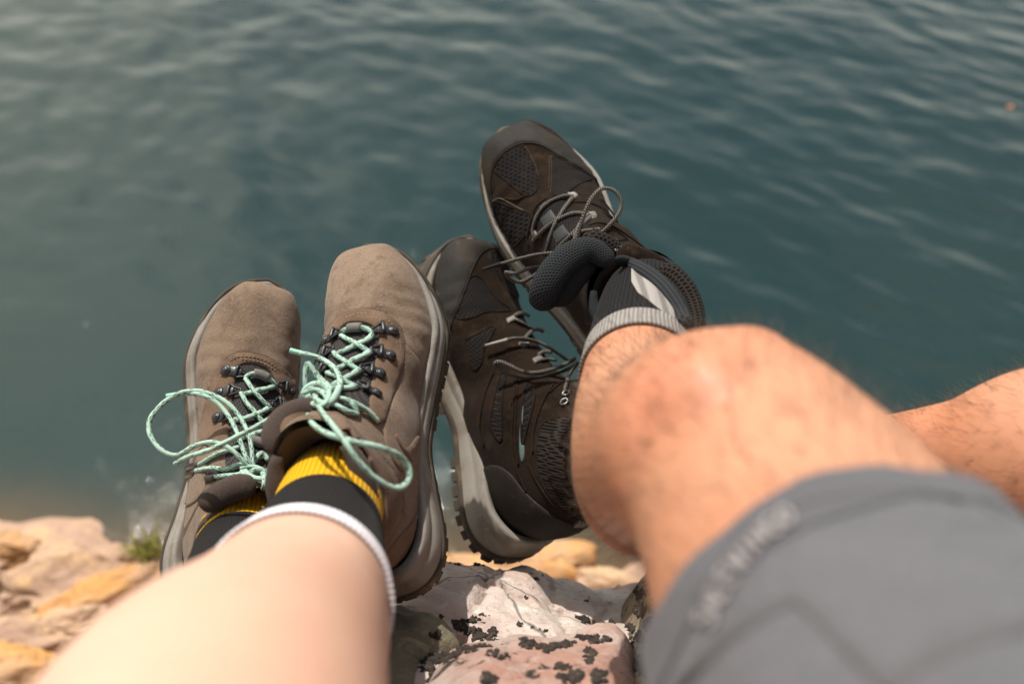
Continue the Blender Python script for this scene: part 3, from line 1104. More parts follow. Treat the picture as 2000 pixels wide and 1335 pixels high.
far = mesh_obj('far_water', [(-1500, -1500, WATER_Z - 0.05), (1500, -1500, WATER_Z - 0.05), (1500, 1500, WATER_Z - 0.05), (-1500, 1500, WATER_Z - 0.05)], [(0, 1, 2, 3)], M['water'], smooth=False)
far['kind'] = 'structure'

# ------------------------------------------------------------------ rock
def mat_rock(name, cols, scale=9, lich=0.0, bumpk=1.0, crack=0.0):
    t = NT(name)
    c = tuple(cols[0]) + (1,)
    n1 = t.noise(scale, 6, 0.6, dist=0.4)
    c = t.mix(t.ramp(n1, 0.40, 0.62), c, tuple(cols[1]) + (1,))
    n2 = t.noise(scale * 2.3, 6, 0.65, dist=0.6, stretch=(1, 1.8, 1, 0, 0, 0.6))
    c = t.mix(t.ramp(n2, 0.52, 0.70), c, tuple(cols[2]) + (1,))
    n3 = t.noise(scale * 9, 6, 0.7)
    c = t.mix(t.math('MULTIPLY', t.ramp(n3, 0.52, 0.72), 0.7), c, tuple(cols[3]) + (1,))
    if crack:
        v = t.voro(crack, 'DISTANCE_TO_EDGE')
        wob = t.ramp(v, 0.012, 0.0)
        c = t.mix(t.math('MULTIPLY', wob, 0.75), c, (0.045, 0.035, 0.028, 1))
    if lich:
        l = t.noise(scale * 3.2, 7, 0.72, dist=0.3)
        c = t.mix(t.ramp(l, lich, lich + 0.03), c, (0.028, 0.022, 0.018, 1))
    t.color(c)
    n = t.bump(t.noise(scale * 3, 8, 0.65), 0.6 * bumpk, 0.01)
    n = t.bump(t.noise(scale * 22, 6, 0.7), 0.5 * bumpk, 0.002, n)
    t.put(t.b.inputs['Normal'], n)
    t.set(Roughness=0.72, Specular_IOR_Level=0.35)
    return t.m
M['quartz'] = mat_rock('pink_white_quartzite', [(0.56, 0.465, 0.41), (0.46, 0.32, 0.27), (0.63, 0.555, 0.50), (0.22, 0.155, 0.13)], 9, 0.635, 1.6, 6)
M['quartz_red'] = mat_rock('red_stained_quartzite', [(0.43, 0.325, 0.28), (0.36, 0.20, 0.155), (0.45, 0.37, 0.32), (0.20, 0.12, 0.095)], 13, 0.59, 1.2, 0)
M['lichen_rock'] = mat_rock('lichen_spotted_rock', [(0.27, 0.21, 0.14), (0.33, 0.28, 0.20), (0.20, 0.135, 0.09), (0.12, 0.085, 0.06)], 16, 0.56, 1.4, 0)
M['green_rock'] = mat_rock('grey_green_lichen_rock', [(0.17, 0.15, 0.105), (0.125, 0.11, 0.085), (0.25, 0.235, 0.13), (0.32, 0.31, 0.17)], 14, 0.0, 0.8, 0)
M['orange_rock'] = mat_rock('orange_shore_rock', [(0.50, 0.245, 0.075), (0.43, 0.26, 0.15), (0.56, 0.34, 0.14), (0.20, 0.115, 0.06)], 6, 0.0, 1.6, 0)
M['pink_rock'] = mat_rock('tan_shore_rock', [(0.47, 0.30, 0.185), (0.37, 0.235, 0.165), (0.56, 0.36, 0.18), (0.16, 0.10, 0.07)], 7, 0.0, 1.6, 0)
M['lichen'] = material('black_crust_lichen', (0.034, 0.024, 0.018), 0.95, var=[(300, (0.095, 0.068, 0.048), 0.5, 0.72), (90, (0.018, 0.014, 0.012), 0.45, 0.65)], bump=[(500, 0.8, 0.0015)])
M['moss'] = material('yellow_green_moss', (0.22, 0.22, 0.035), 0.9, var=[(60, (0.34, 0.31, 0.07), 0.45, 0.7)])

def rbf(ctrl):
    """smooth height field through scattered control points given as (px, py, depth)"""
    W = np.array([list(P(*c)) for c in ctrl])
    xy, z = W[:, :2], W[:, 2]
    d = np.linalg.norm(xy[:, None] - xy[None], axis=2)
    k = lambda r: np.sqrt(r * r + 0.03 ** 2)
    A = np.zeros((len(z) + 3, len(z) + 3))
    A[:len(z), :len(z)] = k(d)
    A[:len(z), len(z):] = np.c_[xy, np.ones(len(z))]
    A[len(z):, :len(z)] = A[:len(z), len(z):].T
    sol = np.linalg.solve(A, np.r_[z, 0, 0, 0])
    def f(x, y):
        r = np.sqrt((xy[:, 0] - x) ** 2 + (xy[:, 1] - y) ** 2)
        return float(k(r) @ sol[:len(z)] + sol[-3] * x + sol[-2] * y + sol[-1])
    return f

def slab(name, outline, hf, mat, depth=0.5, step=0.006, rough=0.006, seed=0.0, parent=None, cracks=()):
    """a block of rock: top follows a height field inside an outline (world x, y), sides drop away"""
    b = resample(catmull(outline, 10, True), step * 1.6, True)
    n = len(b)
    # ragged edge
    nb = []
    cen = b.mean(0)
    for p in b:
        j = 0.012 * noise.noise(Vector((p[0] * 14, p[1] * 14, seed))) + 0.0025 * noise.noise(Vector((p[0] * 70, p[1] * 70, seed)))
        v = (p - cen) / (np.linalg.norm(p - cen) + 1e-9)
        nb.append(p + v * j)
    b = np.array(nb)
    il = [tuple(p) for p in b]
    x0, y0 = b.min(0)
    x1, y1 = b.max(0)
    q = list(il)
    yy, r = y0, 0
    bb = b
    while yy < y1:
        xx = x0 + (step / 2 if r % 2 else 0)
        while xx < x1:
            if inpoly((xx, yy), il) and ((bb - (xx, yy)) ** 2).sum(1).min() > (step * 0.7) ** 2:
                q.append((xx, yy))
            xx += step
        yy += step * 0.866
        r += 1
    res = geometry.delaunay_2d_cdt([Vector(p) for p in q], [], [list(range(n))], 1, 1e-6)
    V, F = [], [tuple(f) for f in res[2]]
    for i, v in enumerate(res[0]):
        x, y = v
        e = math.sqrt(((bb - (x, y)) ** 2).sum(1).min())
        h = hf(x, y)
        h += rough * (noise.fractal(Vector((x * 18, y * 18, seed)), 0.9, 2.1, 6) * 0.8 + 1.1 * abs(noise.noise(Vector((x * 26, y * 20, seed + 2)))) - 0.5 * abs(noise.noise(Vector((x * 60, y * 46, seed + 5)))))
        for (ax, ay, bx, by, wd, dp) in cracks:
            tt = max(0, min(1, ((x - ax) * (bx - ax) + (y - ay) * (by - ay)) / ((bx - ax) ** 2 + (by - ay) ** 2)))
            wx = noise.noise(Vector((x * 30, y * 30, seed + 4))) * 0.010
            dd = math.hypot(x - ax - tt * (bx - ax) + wx, y - ay - tt * (by - ay) + wx)
            h -= dp * math.exp(-(dd / wd) ** 2)
        h -= 0.011 * math.exp(-e / 0.005)
        V.append((x, y, h))
    ring = list(range(n))
    find = {(round(v[0], 4), round(v[1], 4)): i for i, v in enumerate(res[0])}
    top = [find.get((round(p[0], 4), round(p[1], 4)), None) for p in il]
    if any(t is None for t in top):
        top = [min(range(len(res[0])), key=lambda k: (res[0][k][0] - p[0]) ** 2 + (res[0][k][1] - p[1]) ** 2) for p in il]
    prev = top
    for k in range(1, 7):
        f = k / 6
        cur = []
        for i, p in enumerate(il):
            v = (np.array(p) - cen) / (np.linalg.norm(np.array(p) - cen) + 1e-9)
            o = 0.010 * math.sin(f * 2.2) + 0.03 * noise.noise(Vector((p[0] * 9, p[1] * 9, f * 3 + seed)))
            V.append((p[0] + v[0] * o, p[1] + v[1] * o, V[top[i]][2] - depth * f))
            cur.append(len(V) - 1)
        for i in range(n):
            j = (i + 1) % n
            F.append((prev[i], prev[j], cur[j], cur[i]))
        prev = cur
    # consistent outward faces
    bm = bmesh.new()
    vs = [bm.verts.new(v) for v in V]
    for f in F:
        try:
            bm.faces.new([vs[i] for i in f])
        except ValueError:
            pass
    bmesh.ops.recalc_face_normals(bm, faces=bm.faces)
    V2 = [v.co.copy() for v in bm.verts]
    bm.verts.index_update()
    F2 = [tuple(v.index for v in f.verts) for f in bm.faces]
    bm.free()
    # top must look up
    for f in F2[:1]:
        pass
    o = mesh_obj(name, V2, F2, mat, parent)
    o.data.set_sharp_from_angle(angle=R(40)) if hasattr(o.data, 'set_sharp_from_angle') else None
    return o, (V2, F2)

def xy(px, py, d):
    p = P(px, py, d)
    return (p.x, p.y)

HF = rbf([(1030, 1112, .905), (790, 1190, .755), (880, 1092, .88), (960, 1094, .91), (1080, 1118, .95), (1250, 1140, .98), (1150, 1200, .86), (1000, 1200, .80), (1100, 1260, .75),
          (900, 1250, .74), (1000, 1335, .68), (830, 1335, .66), (1200, 1335, .67), (1300, 1300, .70), (600, 1300, .72), (600, 1180, .80), (700, 1110, .87), (1500, 1200, .85), (1500, 1500, .60), (1000, 1600, .55), (500, 1600, .55)])
blk, g_main = slab('quartz_boulder', [xy(650, 1100, .875), xy(880, 1090, .885), xy(1000, 1103, .915), xy(1120, 1130, .95), xy(1260, 1138, .985), xy(1310, 1180, .90), xy(1300, 1335, .68), xy(1150, 1400, .645), xy(900, 1400, .645), xy(640, 1330, .69)],
    HF, M['quartz'], 0.5, 0.0058, 0.0095, 3.0, None,
    [xy(965, 1100, .91) + xy(930, 1200, .79) + (0.0035, 0.010), xy(985, 1110, .91) + xy(950, 1180, .81) + (0.0025, 0.006), xy(1175, 1160, .92) + xy(1165, 1240, .79) + (0.004, 0.010), xy(780, 1200, .74) + xy(900, 1260, .74) + (0.006, 0.012), xy(900, 1105, .88) + xy(1040, 1190, .82) + (0.003, 0.006), xy(1040, 1190, .82) + xy(1180, 1170, .90) + (0.003, 0.006), xy(1060, 1125, .94) + xy(1110, 1250, .76) + (0.003, 0.007)])
tag(blk, 'pale pink and white quartz boulder under the boot heels, crusted with black lichen', 'boulder')
# ------------------------------------------------------------------ boot details
def near_depth(boot, pt, lift):
    for r in range(0, 80, 4):
        for k in range(1 if r == 0 else 12):
            p, _ = boot.hit(pt[0] + r * math.cos(k * 0.5236), pt[1] + r * math.sin(k * 0.5236), lift)
            if p is not None:
                return to_px(p)[2]
    return 0.8

def lace(boot, paths, mat, r, name='lace'):
    """all runs of one lace, one part. a path is ('s', lift, pts) on the shoe or ('d', pts) with depths"""
    geos, UVs = [], []
    for q in paths:
        if q[0] == 's':
            pw_ = on_form(boot, q[2], q[1], 6)
        else:
            c = catmull(q[1], 8)
            pw_ = [P(*x) for x in c]
        pw_ = [Vector(p) for p in resample(np.array([list(p) for p in pw_]), 0.0022)]
        for _ in range(3):
            pw_ = [pw_[0]] + [(pw_[i - 1] + pw_[i] * 2 + pw_[i + 1]) / 4 for i in range(1, len(pw_) - 1)] + [pw_[-1]]
        rr = [r * (1 + 0.06 * math.sin(i * 0.9) + 0.03 * math.sin(i * 2.3)) for i in range(len(pw_))]
        V, F, UV = tube_geo(pw_, rr, 10, True, 0.82)
        geos.append((V, F))
        UVs += UV
    V, F = merge(geos)
    return mesh_obj(name, V, F, mat, boot.root, UVs)

def plate_between(form, a, b, w, t, lift):
    """rounded little strap lying on the form from pixel a to pixel b"""
    p, n0 = form.hit(*a, lift / 1000)
    q, n1 = form.hit(*b, lift / 1000)
    if p is None or q is None:
        return None
    nn = (n0 + n1).normalized()
    x = (q - p)
    L = x.length
    x.normalize()
    y = nn.cross(x).normalized()
    z = x.cross(y)
    m = Matrix((x, y, z)).transposed().to_4x4()
    m.translation = (p + q) / 2
    return box_geo(m, L / 2 + w, w, t, 0.6), m, p, q, z

def hook(boot, rv, br, tip):
    """black lace hook: strap plate, riveted at rv, bracket at br, wire ring reaching to tip"""
    r_ = plate_between(boot, rv, br, 0.0040, 0.0007, 3.4)
    if r_ is None:
        return
    (V, F), m, p, q, z = r_
    x = (q - p).normalized()
    y = z.cross(x)
    # bracket: a bent barrel across the end of the plate
    bar = tube_geo([q - y * 0.0050 + z * 0.0012, q - y * 0.0025 + z * 0.0017, q + y * 0.0025 + z * 0.0017, q + y * 0.0050 + z * 0.0012], 0.0017, 8)
    V, F = merge([(V, F), bar[:2]])
    h = mesh_obj('lace_hook', V, F, M['hardware'], boot.root)
    # rivet dome
    prof = [(0.0042, 0.0), (0.0044, 0.0007), (0.0038, 0.0013), (0.0028, 0.0012), (0.0026, 0.0018), (0.0014, 0.0022), (0.0, 0.0023)]
    V, F = [], []
    n = 14
    for rr, hh in prof:
        for k in range(n):
            a = 2 * math.pi * k / n
            V.append(p + z * (hh + 0.0004) + (x * math.cos(a) + y * math.sin(a)) * rr)
    for j in range(len(prof) - 1):
        for k in range(n):
            F.append((j * n + k, j * n + (k + 1) % n, (j + 1) * n + (k + 1) % n, (j + 1) * n + k))
    mesh_obj('rivet', V, F, M['hardware'], h)
    t, nt = boot.hit(*tip, 0.0046)
    if t is None:
        return
    a, b = q - y * 0.0054 + z * 0.0014, q + y * 0.0054 + z * 0.0014
    tri = [a, a.lerp(t, 0.5), t - y * 0.0012, t + y * 0.0012, b.lerp(t, 0.5), b, (a + b) / 2, a]
    mesh_obj('ring', *tube_geo([Vector(v) for v in resample(np.array([list(v) for v in tri]), 0.0008)], 0.0009, 6)[:2], M['hardware'], h)

def ridge(boot, pts, mat, r=0.0008, lift=0.3, closed=False, name='seam_edge', form=None):
    pw_ = on_form(form or boot.uform, pts, lift, 8, closed)
    pw_ = [Vector(p) for p in resample(np.array([list(p) for p in pw_]), 0.0015)]
    if closed:
        pw_.append(pw_[0])
    V, F, _ = tube_geo(pw_, r, 6)
    return mesh_obj(name, V, F, mat, boot.root)

def roll(name, parent, pts, mat, rad, flat=0.75, seg=16, uvk=1.0):
    """padded roll of cloth through (px, py, depth) points; rad may vary"""
    c = catmull([tuple(p) + (r,) for p, r in zip(pts, rad)], 8)
    pw_ = [P(*q[:3]) for q in c]
    rr = [q[3] for q in c]
    n = len(pw_)
    for i in range(n):
        e = min(i, n - 1 - i)
        rr[i] *= min(1.0, 0.35 + 0.65 * math.sqrt(min(1, e / 5)))
    up = [(EYE - p).normalized() for p in pw_]
    V, F, UV = tube_geo(pw_, rr, seg, True, flat, up)
    return mesh_obj(name, V, F, mat, parent, [(u, v * rad[0] * 3.1) for u, v in UV])

# ---- suede shoe at the right of the pair
b = SA1
panel('tongue', b.root, b, Z1([(1110, 760), (1155, 650), (1205, 562), (1270, 512), (1370, 508), (1455, 560), (1465, 650), (1435, 770), (1415, 900), (1410, 1030), (1200, 1040), (1085, 990)]), M['tongue_a'], 0.5)
eo = Z1([(1035, 900), (1072, 760), (1108, 640), (1160, 550), (1235, 470), (1330, 436), (1440, 442), (1530, 484), (1588, 560), (1603, 650), (1590, 770), (1545, 900), (1500, 1040), (1470, 1110)])
ei = Z1([(1405, 1100), (1395, 1000), (1402, 900), (1424, 770), (1450, 650), (1440, 565), (1370, 522), (1270, 524), (1215, 577), (1165, 660), (1140, 740), (1105, 900)])
panel('eyestay', b.root, b, eo + ei, M['suede_trim'], 2.2, dome=0.7)
ridge(b, [q[:2] for q in eo[1:-1]], M['stitch_dk'], 0.0008, 0.2, form=b)
stitch(b.root, b, Z1([(1100, 700), (1150, 596), (1235, 496), (1330, 460), (1435, 466), (1515, 506), (1566, 575), (1581, 655), (1568, 770), (1525, 890), (1478, 1040)]), M['stitch_a'], 3.3)
stitch(b.root, b, Z1([(1122, 705), (1170, 606), (1250, 514), (1335, 480), (1430, 485), (1498, 522), (1546, 588), (1560, 660), (1548, 770), (1505, 885)]), M['stitch_a'], 3.4)
panel('quarter', b.root, b.uform, Z1([(1600, 650), (1660, 688), (1706, 760), (1722, 850), (1715, 960), (1690, 1080), (1690, 1200), (1690, 1330), (1600, 1400), (1520, 1300), (1480, 1130), (1530, 980), (1580, 830)]), M['suede'], 1.2, dome=0.4)
stitch(b.root, b, Z1([(1598, 668), (1655, 706), (1692, 772), (1706, 855), (1700, 950)]), M['stitch_a'], 1.9)
panel('pull_loop', b.root, b, Z2([(1535, 160), (1560, 150), (1605, 225), (1668, 155), (1688, 178), (1640, 300), (1620, 290), (1585, 250)]), M['suede_trim'], 2.4)
panel('ankle_panel', b.root, b.uform, Z2([(1240, 40), (1340, 150), (1470, 270), (1570, 400), (1600, 560), (1560, 700), (1470, 830), (1420, 760), (1480, 640), (1480, 500), (1420, 380), (1320, 270), (1240, 160)]), M['suede_trim'], 1.6, dome=1.6)
panel('heel_counter', b.root, b.uform, Z2([(1690, 600), (1640, 670), (1560, 760), (1495, 850), (1480, 930), (1530, 1010), (1600, 960), (1670, 860), (1720, 740), (1730, 640)]), M['suede_trim'], 1.4, dome=0.4)
stitch(b.root, b, Z2([(1670, 660), (1590, 745), (1515, 850), (1500, 900)]), M['stitch_a'], 1.9)
stitch(b.root, b, Z2([(1690, 700), (1620, 800), (1560, 890), (1540, 930)]), M['stitch_a'], 1.9)
for h in (((1527, 577), (1468, 565), (1405, 585)), ((1508, 722), (1452, 700), (1398, 690)), ((1448, 828), (1395, 805), (1332, 800)), ((1424, 950), (1370, 920), (1318, 898)),
          ((1162, 628), (1205, 600), (1248, 592)), ((1135, 720), (1160, 702), (1205, 690)), ((1125, 815), (1140, 808), (1165, 800))):
    hook(b, *Z1(h))
D1 = lambda pts: [(260 + x / 3.0303, 460 + y / 3.0303, d) for x, y, d in pts]
D2 = lambda pts: [(260 + x / 3.0303, 800 + y / 3.0303, d) for x, y, d in pts]
lace(b, [('s', 4, Z1([(1230, 596, 3), (1240, 565, 6), (1290, 547, 7), (1350, 545, 7), (1402, 555, 6), (1416, 588, 4)])),
         ('s', 5, Z1([(1416, 585, 4), (1392, 612, 6), (1310, 650, 6.0), (1225, 694, 5), (1192, 705, 3)])),
         ('s', 5, Z1([(1232, 590, 4), (1255, 606, 6), (1310, 632, 8.5), (1402, 690, 5)])),
         ('s', 5, Z1([(1406, 682, 4), (1385, 697, 7), (1300, 738, 6), (1215, 787, 5), (1160, 812, 4)])),
         ('s', 5, Z1([(1188, 688, 4), (1205, 712, 7), (1262, 747, 8.5), (1338, 798, 5)])),
         ('s', 5, Z1([(1338, 792, 5), (1310, 812, 7), (1240, 852, 6), (1170, 890, 6)])),
         ('s', 5, Z1([(1150, 812, 5), (1200, 830, 8), (1250, 857, 8.5), (1322, 895, 5)])),
         ('s', 5, Z1([(1322, 890, 5), (1270, 900, 7), (1190, 902, 7), (1100, 925, 10)])),
         ('s', 8, Z1([(985, 693, 20), (1075, 712, 19), (1150, 748, 19), (1205, 800, 18), (1226, 865, 17), (1205, 930, 17), (1165, 990, 14), (1110, 1000, 10)])),
         ('s', 8, Z1([(1025, 915, 6), (1018, 830, 11), (1032, 742, 15), (1060, 788, 14), (1110, 850, 13), (1160, 900, 15), (1150, 960, 16)])),
         ('s', 8, Z1([(1000, 965, 8), (1018, 900, 14), (1080, 872, 19), (1142, 896, 19), (1158, 960, 17), (1125, 1005, 14), (1060, 990, 10), (1030, 940, 12)])),
         ('s', 8, Z1([(1050, 890, 10), (1062, 930, 20), (1100, 985, 18), (1160, 1010, 9)])),
         ('s', 8, Z1([(1010, 935, 10), (1060, 905, 18), (1120, 925, 22), (1165, 985, 12)])),
         ('s', 6, Z1([(1130, 960, 12), (1200, 955, 10), (1300, 985, 8), (1390, 1035, 6), (1450, 1098, 4)])),
         ('s', 6, Z1([(1120, 985, 12), (1190, 995, 9), (1260, 1035, 7), (1330, 1055, 4)])),
         ('s', 6, Z1([(1280, 975, 8), (1310, 1010, 7), (1330, 1045, 4)]))], M['lace_mint'], 0.0022)
cd = to_px(b.open_c)[2]
kd = near_depth(b, Z1([(1090, 940)])[0], 0.014)
lace(b, [('d', D1([(1110, 960, kd), (1040, 980, kd - .004), (900, 1025, kd - .004), (750, 1118, kd), (600, 1195, kd + .004), (450, 1268, kd + .008)]) + D2([(330, 275, kd + .014), (248, 320, kd + .018)])),
         ('d', D1([(1110, 950, kd), (1070, 990, kd - .006), (1035, 1050, kd - .016), (1065, 1115, cd - .012), (1150, 1172, cd - .034), (1300, 1218, cd - .046), (1450, 1248, cd - .044)])
              + D2([(1560, 262, cd - .036), (1618, 315, cd - .030), (1640, 385, cd - .030), (1618, 440, cd - .034), (1565, 465, cd - .038), (1480, 435, cd - .044), (1390, 365, cd - .048), (1310, 275, cd - .050), (1250, 180, cd - .046), (1185, 95, cd - .032), (1120, 15, cd - .008)]) + D1([(1085, 985, kd + .002)]))],
     M['lace_mint'], 0.0022, 'lace_bow')
V, F, UV = tube_geo(on_form(b, Z1([(990, 694, 20), (955, 686, 20), (928, 678, 20)]), 8, 4), 0.0021, 8)
mesh_obj('lace_tip', V, F, M['lace_tip'], b.root)
V, F, UV = tube_geo(on_form(b, Z1([(1274, 548, 7.4), (1310, 543, 7.8), (1350, 543, 7.4)]), 8, 4), 0.0037, 10)
mesh_obj('lace_keeper', V, F, M['webbing'], b.root, UV)
cd = to_px(b.open_c)[2]
roll('tongue_top', b.root, D1([(845, 1290, cd + .010), (838, 1170, cd + .015), (890, 1085, cd + .022), (980, 1035, cd + .028), (1080, 1030, cd + .03), (1180, 1090, cd + .022)]), M['lining_a'], [.0085, .0085, .0085, .008, .0075, .006], 0.7)
roll('tongue_fold', b.root, D1([(905, 1225, cd + .012), (915, 1140, cd + .018), (980, 1085, cd + .026), (1080, 1075, cd + .03)]), M['suede_trim'], [.0075, .0085, .0085, .007], 0.6)

# ---- suede shoe at the left of the pair
b = SA2
panel('tongue', b.root, b, Z1([(595, 810), (645, 752), (720, 757), (805, 797), (855, 865), (878, 980), (868, 1100), (820, 1200), (810, 1340), (700, 1420), (560, 1400), (550, 1200), (585, 950)]), M['tongue_a'], 0.5)
panel('eyestay', b.root, b, Z1([(390, 1190), (435, 1010), (465, 885), (515, 775), (578, 708), (650, 690), (760, 705), (860, 757), (940, 838), (978, 930), (985, 1020),
      (885, 1030), (868, 930), (832, 846), (790, 795), (720, 765), (655, 764), (612, 795), (602, 880), (590, 980), (572, 1100), (562, 1230), (470, 1260)]), M['suede_trim'], 2.2, dome=0.7)
ridge(b, Z1([(435, 1010), (465, 885), (515, 775), (578, 708), (650, 690), (760, 705), (860, 757), (940, 838), (978, 930)]), M['stitch_dk'], 0.0008, 0.2, form=b)
stitch(b.root, b, Z1([(415, 1160), (458, 1010), (488, 890), (535, 792), (592, 728), (655, 712), (755, 727), (845, 775), (920, 850), (957, 935), (962, 1010)]), M['stitch_a'], 3.3)
stitch(b.root, b, Z1([(640, 728), (745, 745), (832, 790), (900, 862), (938, 940)]), M['stitch_a'], 3.4)
panel('quarter', b.root, b.uform, Z1([(470, 852), (420, 885), (370, 950), (345, 1010), (335, 1150), (330, 1290), (300, 1420), (300, 1600), (420, 1520), (440, 1300), (420, 1100), (455, 950)]), M['suede'], 1.2, dome=0.4)
stitch(b.root, b, Z1([(468, 872), (425, 902), (385, 955), (360, 1015)]), M['stitch_a'], 1.9)
for h in (((562, 803), (622, 815), (690, 848)), ((524, 936), (582, 930), (645, 935)), ((514, 1080), (560, 1075), (600, 1085)),
          ((922, 930), (880, 900), (838, 888)), ((880, 1010), (845, 998), (808, 1012)), ((870, 1135), (840, 1130), (810, 1142))):
    hook(b, *Z1(h))
for e in ([(312, 350), (352, 334), (392, 328)], [(316, 392), (345, 382), (372, 372)], [(440, 360), (480, 360), (520, 372)], [(430, 410), (465, 402), (492, 398)]):
    pw_ = on_form(b, Z2(e), 2.0, 4)
    mesh_obj('lace_eyelet', *tube_geo(pw_, [0.0015] + [0.0030] * (len(pw_) - 2) + [0.002], 8)[:2], M['hardware'], b.root)
lace(b, [('s', 4, Z1([(662, 842, 3), (685, 818, 6), (730, 812, 7), (790, 835, 7), (836, 868, 6), (845, 895, 4)])),
         ('s', 5, Z1([(842, 886, 4), (800, 903, 6), (730, 916, 6), (655, 938, 4)])),
         ('s', 5, Z1([(666, 845, 4), (705, 905, 7), (760, 968, 7), (808, 1015, 4)])),
         ('s', 5, Z1([(640, 930, 4), (672, 990, 7), (720, 1040, 7), (795, 1142, 4)])),
         ('s', 5, Z1([(812, 1016, 4), (740, 1052, 7), (655, 1082, 6), (600, 1090, 4)])),
         ('s', 5, Z1([(815, 1142, 4), (750, 1162, 7), (690, 1182, 6), (600, 1215, 4)])),
         ('s', 6, Z2([(640, 215, 6), (560, 240, 7), (490, 262, 6), (395, 322, 4)])),
         ('s', 6, Z2([(660, 318, 8), (600, 330, 8), (545, 352, 7), (470, 342, 6), (375, 358, 4)])),
         ('s', 6, Z2([(680, 372, 9), (620, 382, 8), (560, 388, 6), (492, 392, 4)])),
         ('s', 6, Z2([(700, 330, 9), (760, 250, 8), (800, 300, 7)])),
         ('s', 9, Z2([(640, 345, 9), (690, 330, 14), (760, 350, 16), (800, 385, 14), (770, 410, 12), (700, 395, 10), (660, 360, 12)])),
         ('s', 9, Z2([(670, 400, 8), (720, 352, 16), (790, 365, 14)])),
         ('s', 9, Z2([(645, 365, 9), (680, 420, 10), (740, 480, 8)])),
         ('s', 9, Z2([(760, 350, 12), (780, 420, 12), (770, 470, 8)]))], M['lace_mint'], 0.0022)
k2 = near_depth(b, Z2([(730, 365)])[0], 0.012)
lace(b, [('d', D2([(730, 365, k2), (705, 320, k2 - .003)]) + D1([(705, 1290, k2 + .002), (688, 1195, k2 + .010), (645, 1095, k2 + .022), (570, 1000, k2 + .03), (470, 942, k2 + .036), (370, 918, k2 + .038), (270, 935, k2 + .036), (180, 990, k2 + .03), (105, 1075, k2 + .022), (92, 1150, k2 + .016), (130, 1230, k2 + .01), (195, 1285, k2 + .006), (265, 1300, k2 + .004), (335, 1258, k2), (430, 1222, k2 - .003)])
              + D2([(520, 200, k2 - .004), (590, 240, k2 - .006), (650, 300, k2 - .006), (700, 350, k2 - .003), (740, 380, k2)])),
         ('d', D2([(720, 372, k2), (680, 300, k2 - .006)]) + D1([(660, 1290, k2), (625, 1190, k2 + .008), (585, 1100, k2 + .018), (525, 1015, k2 + .03), (450, 958, k2 + .034), (350, 932, k2 + .038), (262, 940, k2 + .040)]))],
     M['lace_mint'], 0.0022, 'lace_bow')
c = [P(*q) for q in catmull(D1([(262, 940, k2 + .040), (230, 945, k2 + .040), (198, 950, k2 + .040)]), 4)]
mesh_obj('lace_tip', *tube_geo(c, 0.0021, 8)[:2], M['lace_tip'], b.root)
for q in ([(715, 815, 7), (755, 822, 7.6), (800, 842, 7)], [(690, 1205, 7), (730, 1215, 7.6), (775, 1232, 7)]):
    V, F, UV = tube_geo(on_form(b, Z1(q), 8, 4), 0.0040, 10)
    mesh_obj('lace_keeper', V, F, M['webbing'], b.root, UV)
cd = to_px(b.open_c)[2]
roll('tongue_top', b.root, D2([(405, 585, cd - .03), (450, 545, cd - .028), (540, 490, cd - .024), (640, 455, cd - .02), (720, 480, cd - .02)]), M['lining_a'], [.007, .0085, .0095, .0095, .008], 0.7)

# ---- dark boot held highest
def boot_panel(b, z, name, poly, mat, t=0.35, edge_mat='suede_dk', er=0.0009, **kw):
    pts = z(poly)
    o = panel(name, b.root, b.uform, pts, M[mat], t, **kw)
    if edge_mat:
        ridge(b, [p[:2] for p in pts], M[edge_mat], er, 0.25, True)
    return o
b = SB1
rin = Z5([(430, 1400), (380, 1200), (345, 960), (322, 760), (350, 585), (430, 465), (530, 385), (640, 335), (760, 328), (880, 352), (1000, 420), (1130, 500), (1250, 570), (1380, 650), (1470, 720)])
rout = Z5([(1600, 760), (1500, 640), (1350, 500), (1200, 380), (1050, 270), (900, 180), (780, 110), (640, 80), (500, 100), (360, 180), (220, 340), (150, 560), (150, 720), (200, 1000), (270, 1250), (330, 1400)])
panel('toe_rand', b.root, b.uform, rin + rout, M['rand'], 1.3, dome=0.3)
stitch(b.root, b.uform, [(x - 3, y - 4) for x, y in rin[1:-1]], M['stitch_dk'], 1.8)
ridge(b, rin, M['rand'], 0.0011, 0.5)
ridge(b, Z5([(345, 960), (420, 930), (520, 975), (640, 1040), (760, 1095)]), M['stitch_b'], 0.0005, 0.6)
boot_panel(b, Z5, 'mesh_panel', [(365, 610), (435, 480), (530, 402), (640, 352), (690, 375), (742, 455), (792, 565), (828, 680), (838, 790), (800, 868), (725, 905), (645, 858), (560, 790), (455, 705)], 'mesh_dk')
boot_panel(b, Z5, 'mesh_panel', [(992, 470), (1060, 490), (1180, 560), (1300, 628), (1425, 705), (1300, 762), (1200, 832), (1140, 900), (1080, 895), (1005, 880), (1000, 700)], 'mesh_fine')
boot_panel(b, Z6, 'mesh_panel', [(165, 205), (300, 245), (452, 302), (462, 390), (392, 470), (322, 538), (262, 552), (222, 480), (190, 350)], 'mesh_dk')
boot_panel(b, Z6, 'mesh_panel', [(960, 190), (1000, 220), (1060, 300), (1090, 360), (1040, 330), (980, 270)], 'mesh_fine')
stitch(b.root, b.uform, Z5([(700, 370), (752, 450), (805, 560), (842, 680)]), M['stitch_b'], 1.0)
stitch(b.root, b.uform, Z5([(978, 470), (985, 600), (980, 760), (970, 860)]), M['stitch_b'], 1.0)
stitch(b.root, b.uform, Z5([(955, 470), (962, 600), (955, 760), (945, 840)]), M['stitch_b'], 1.0)
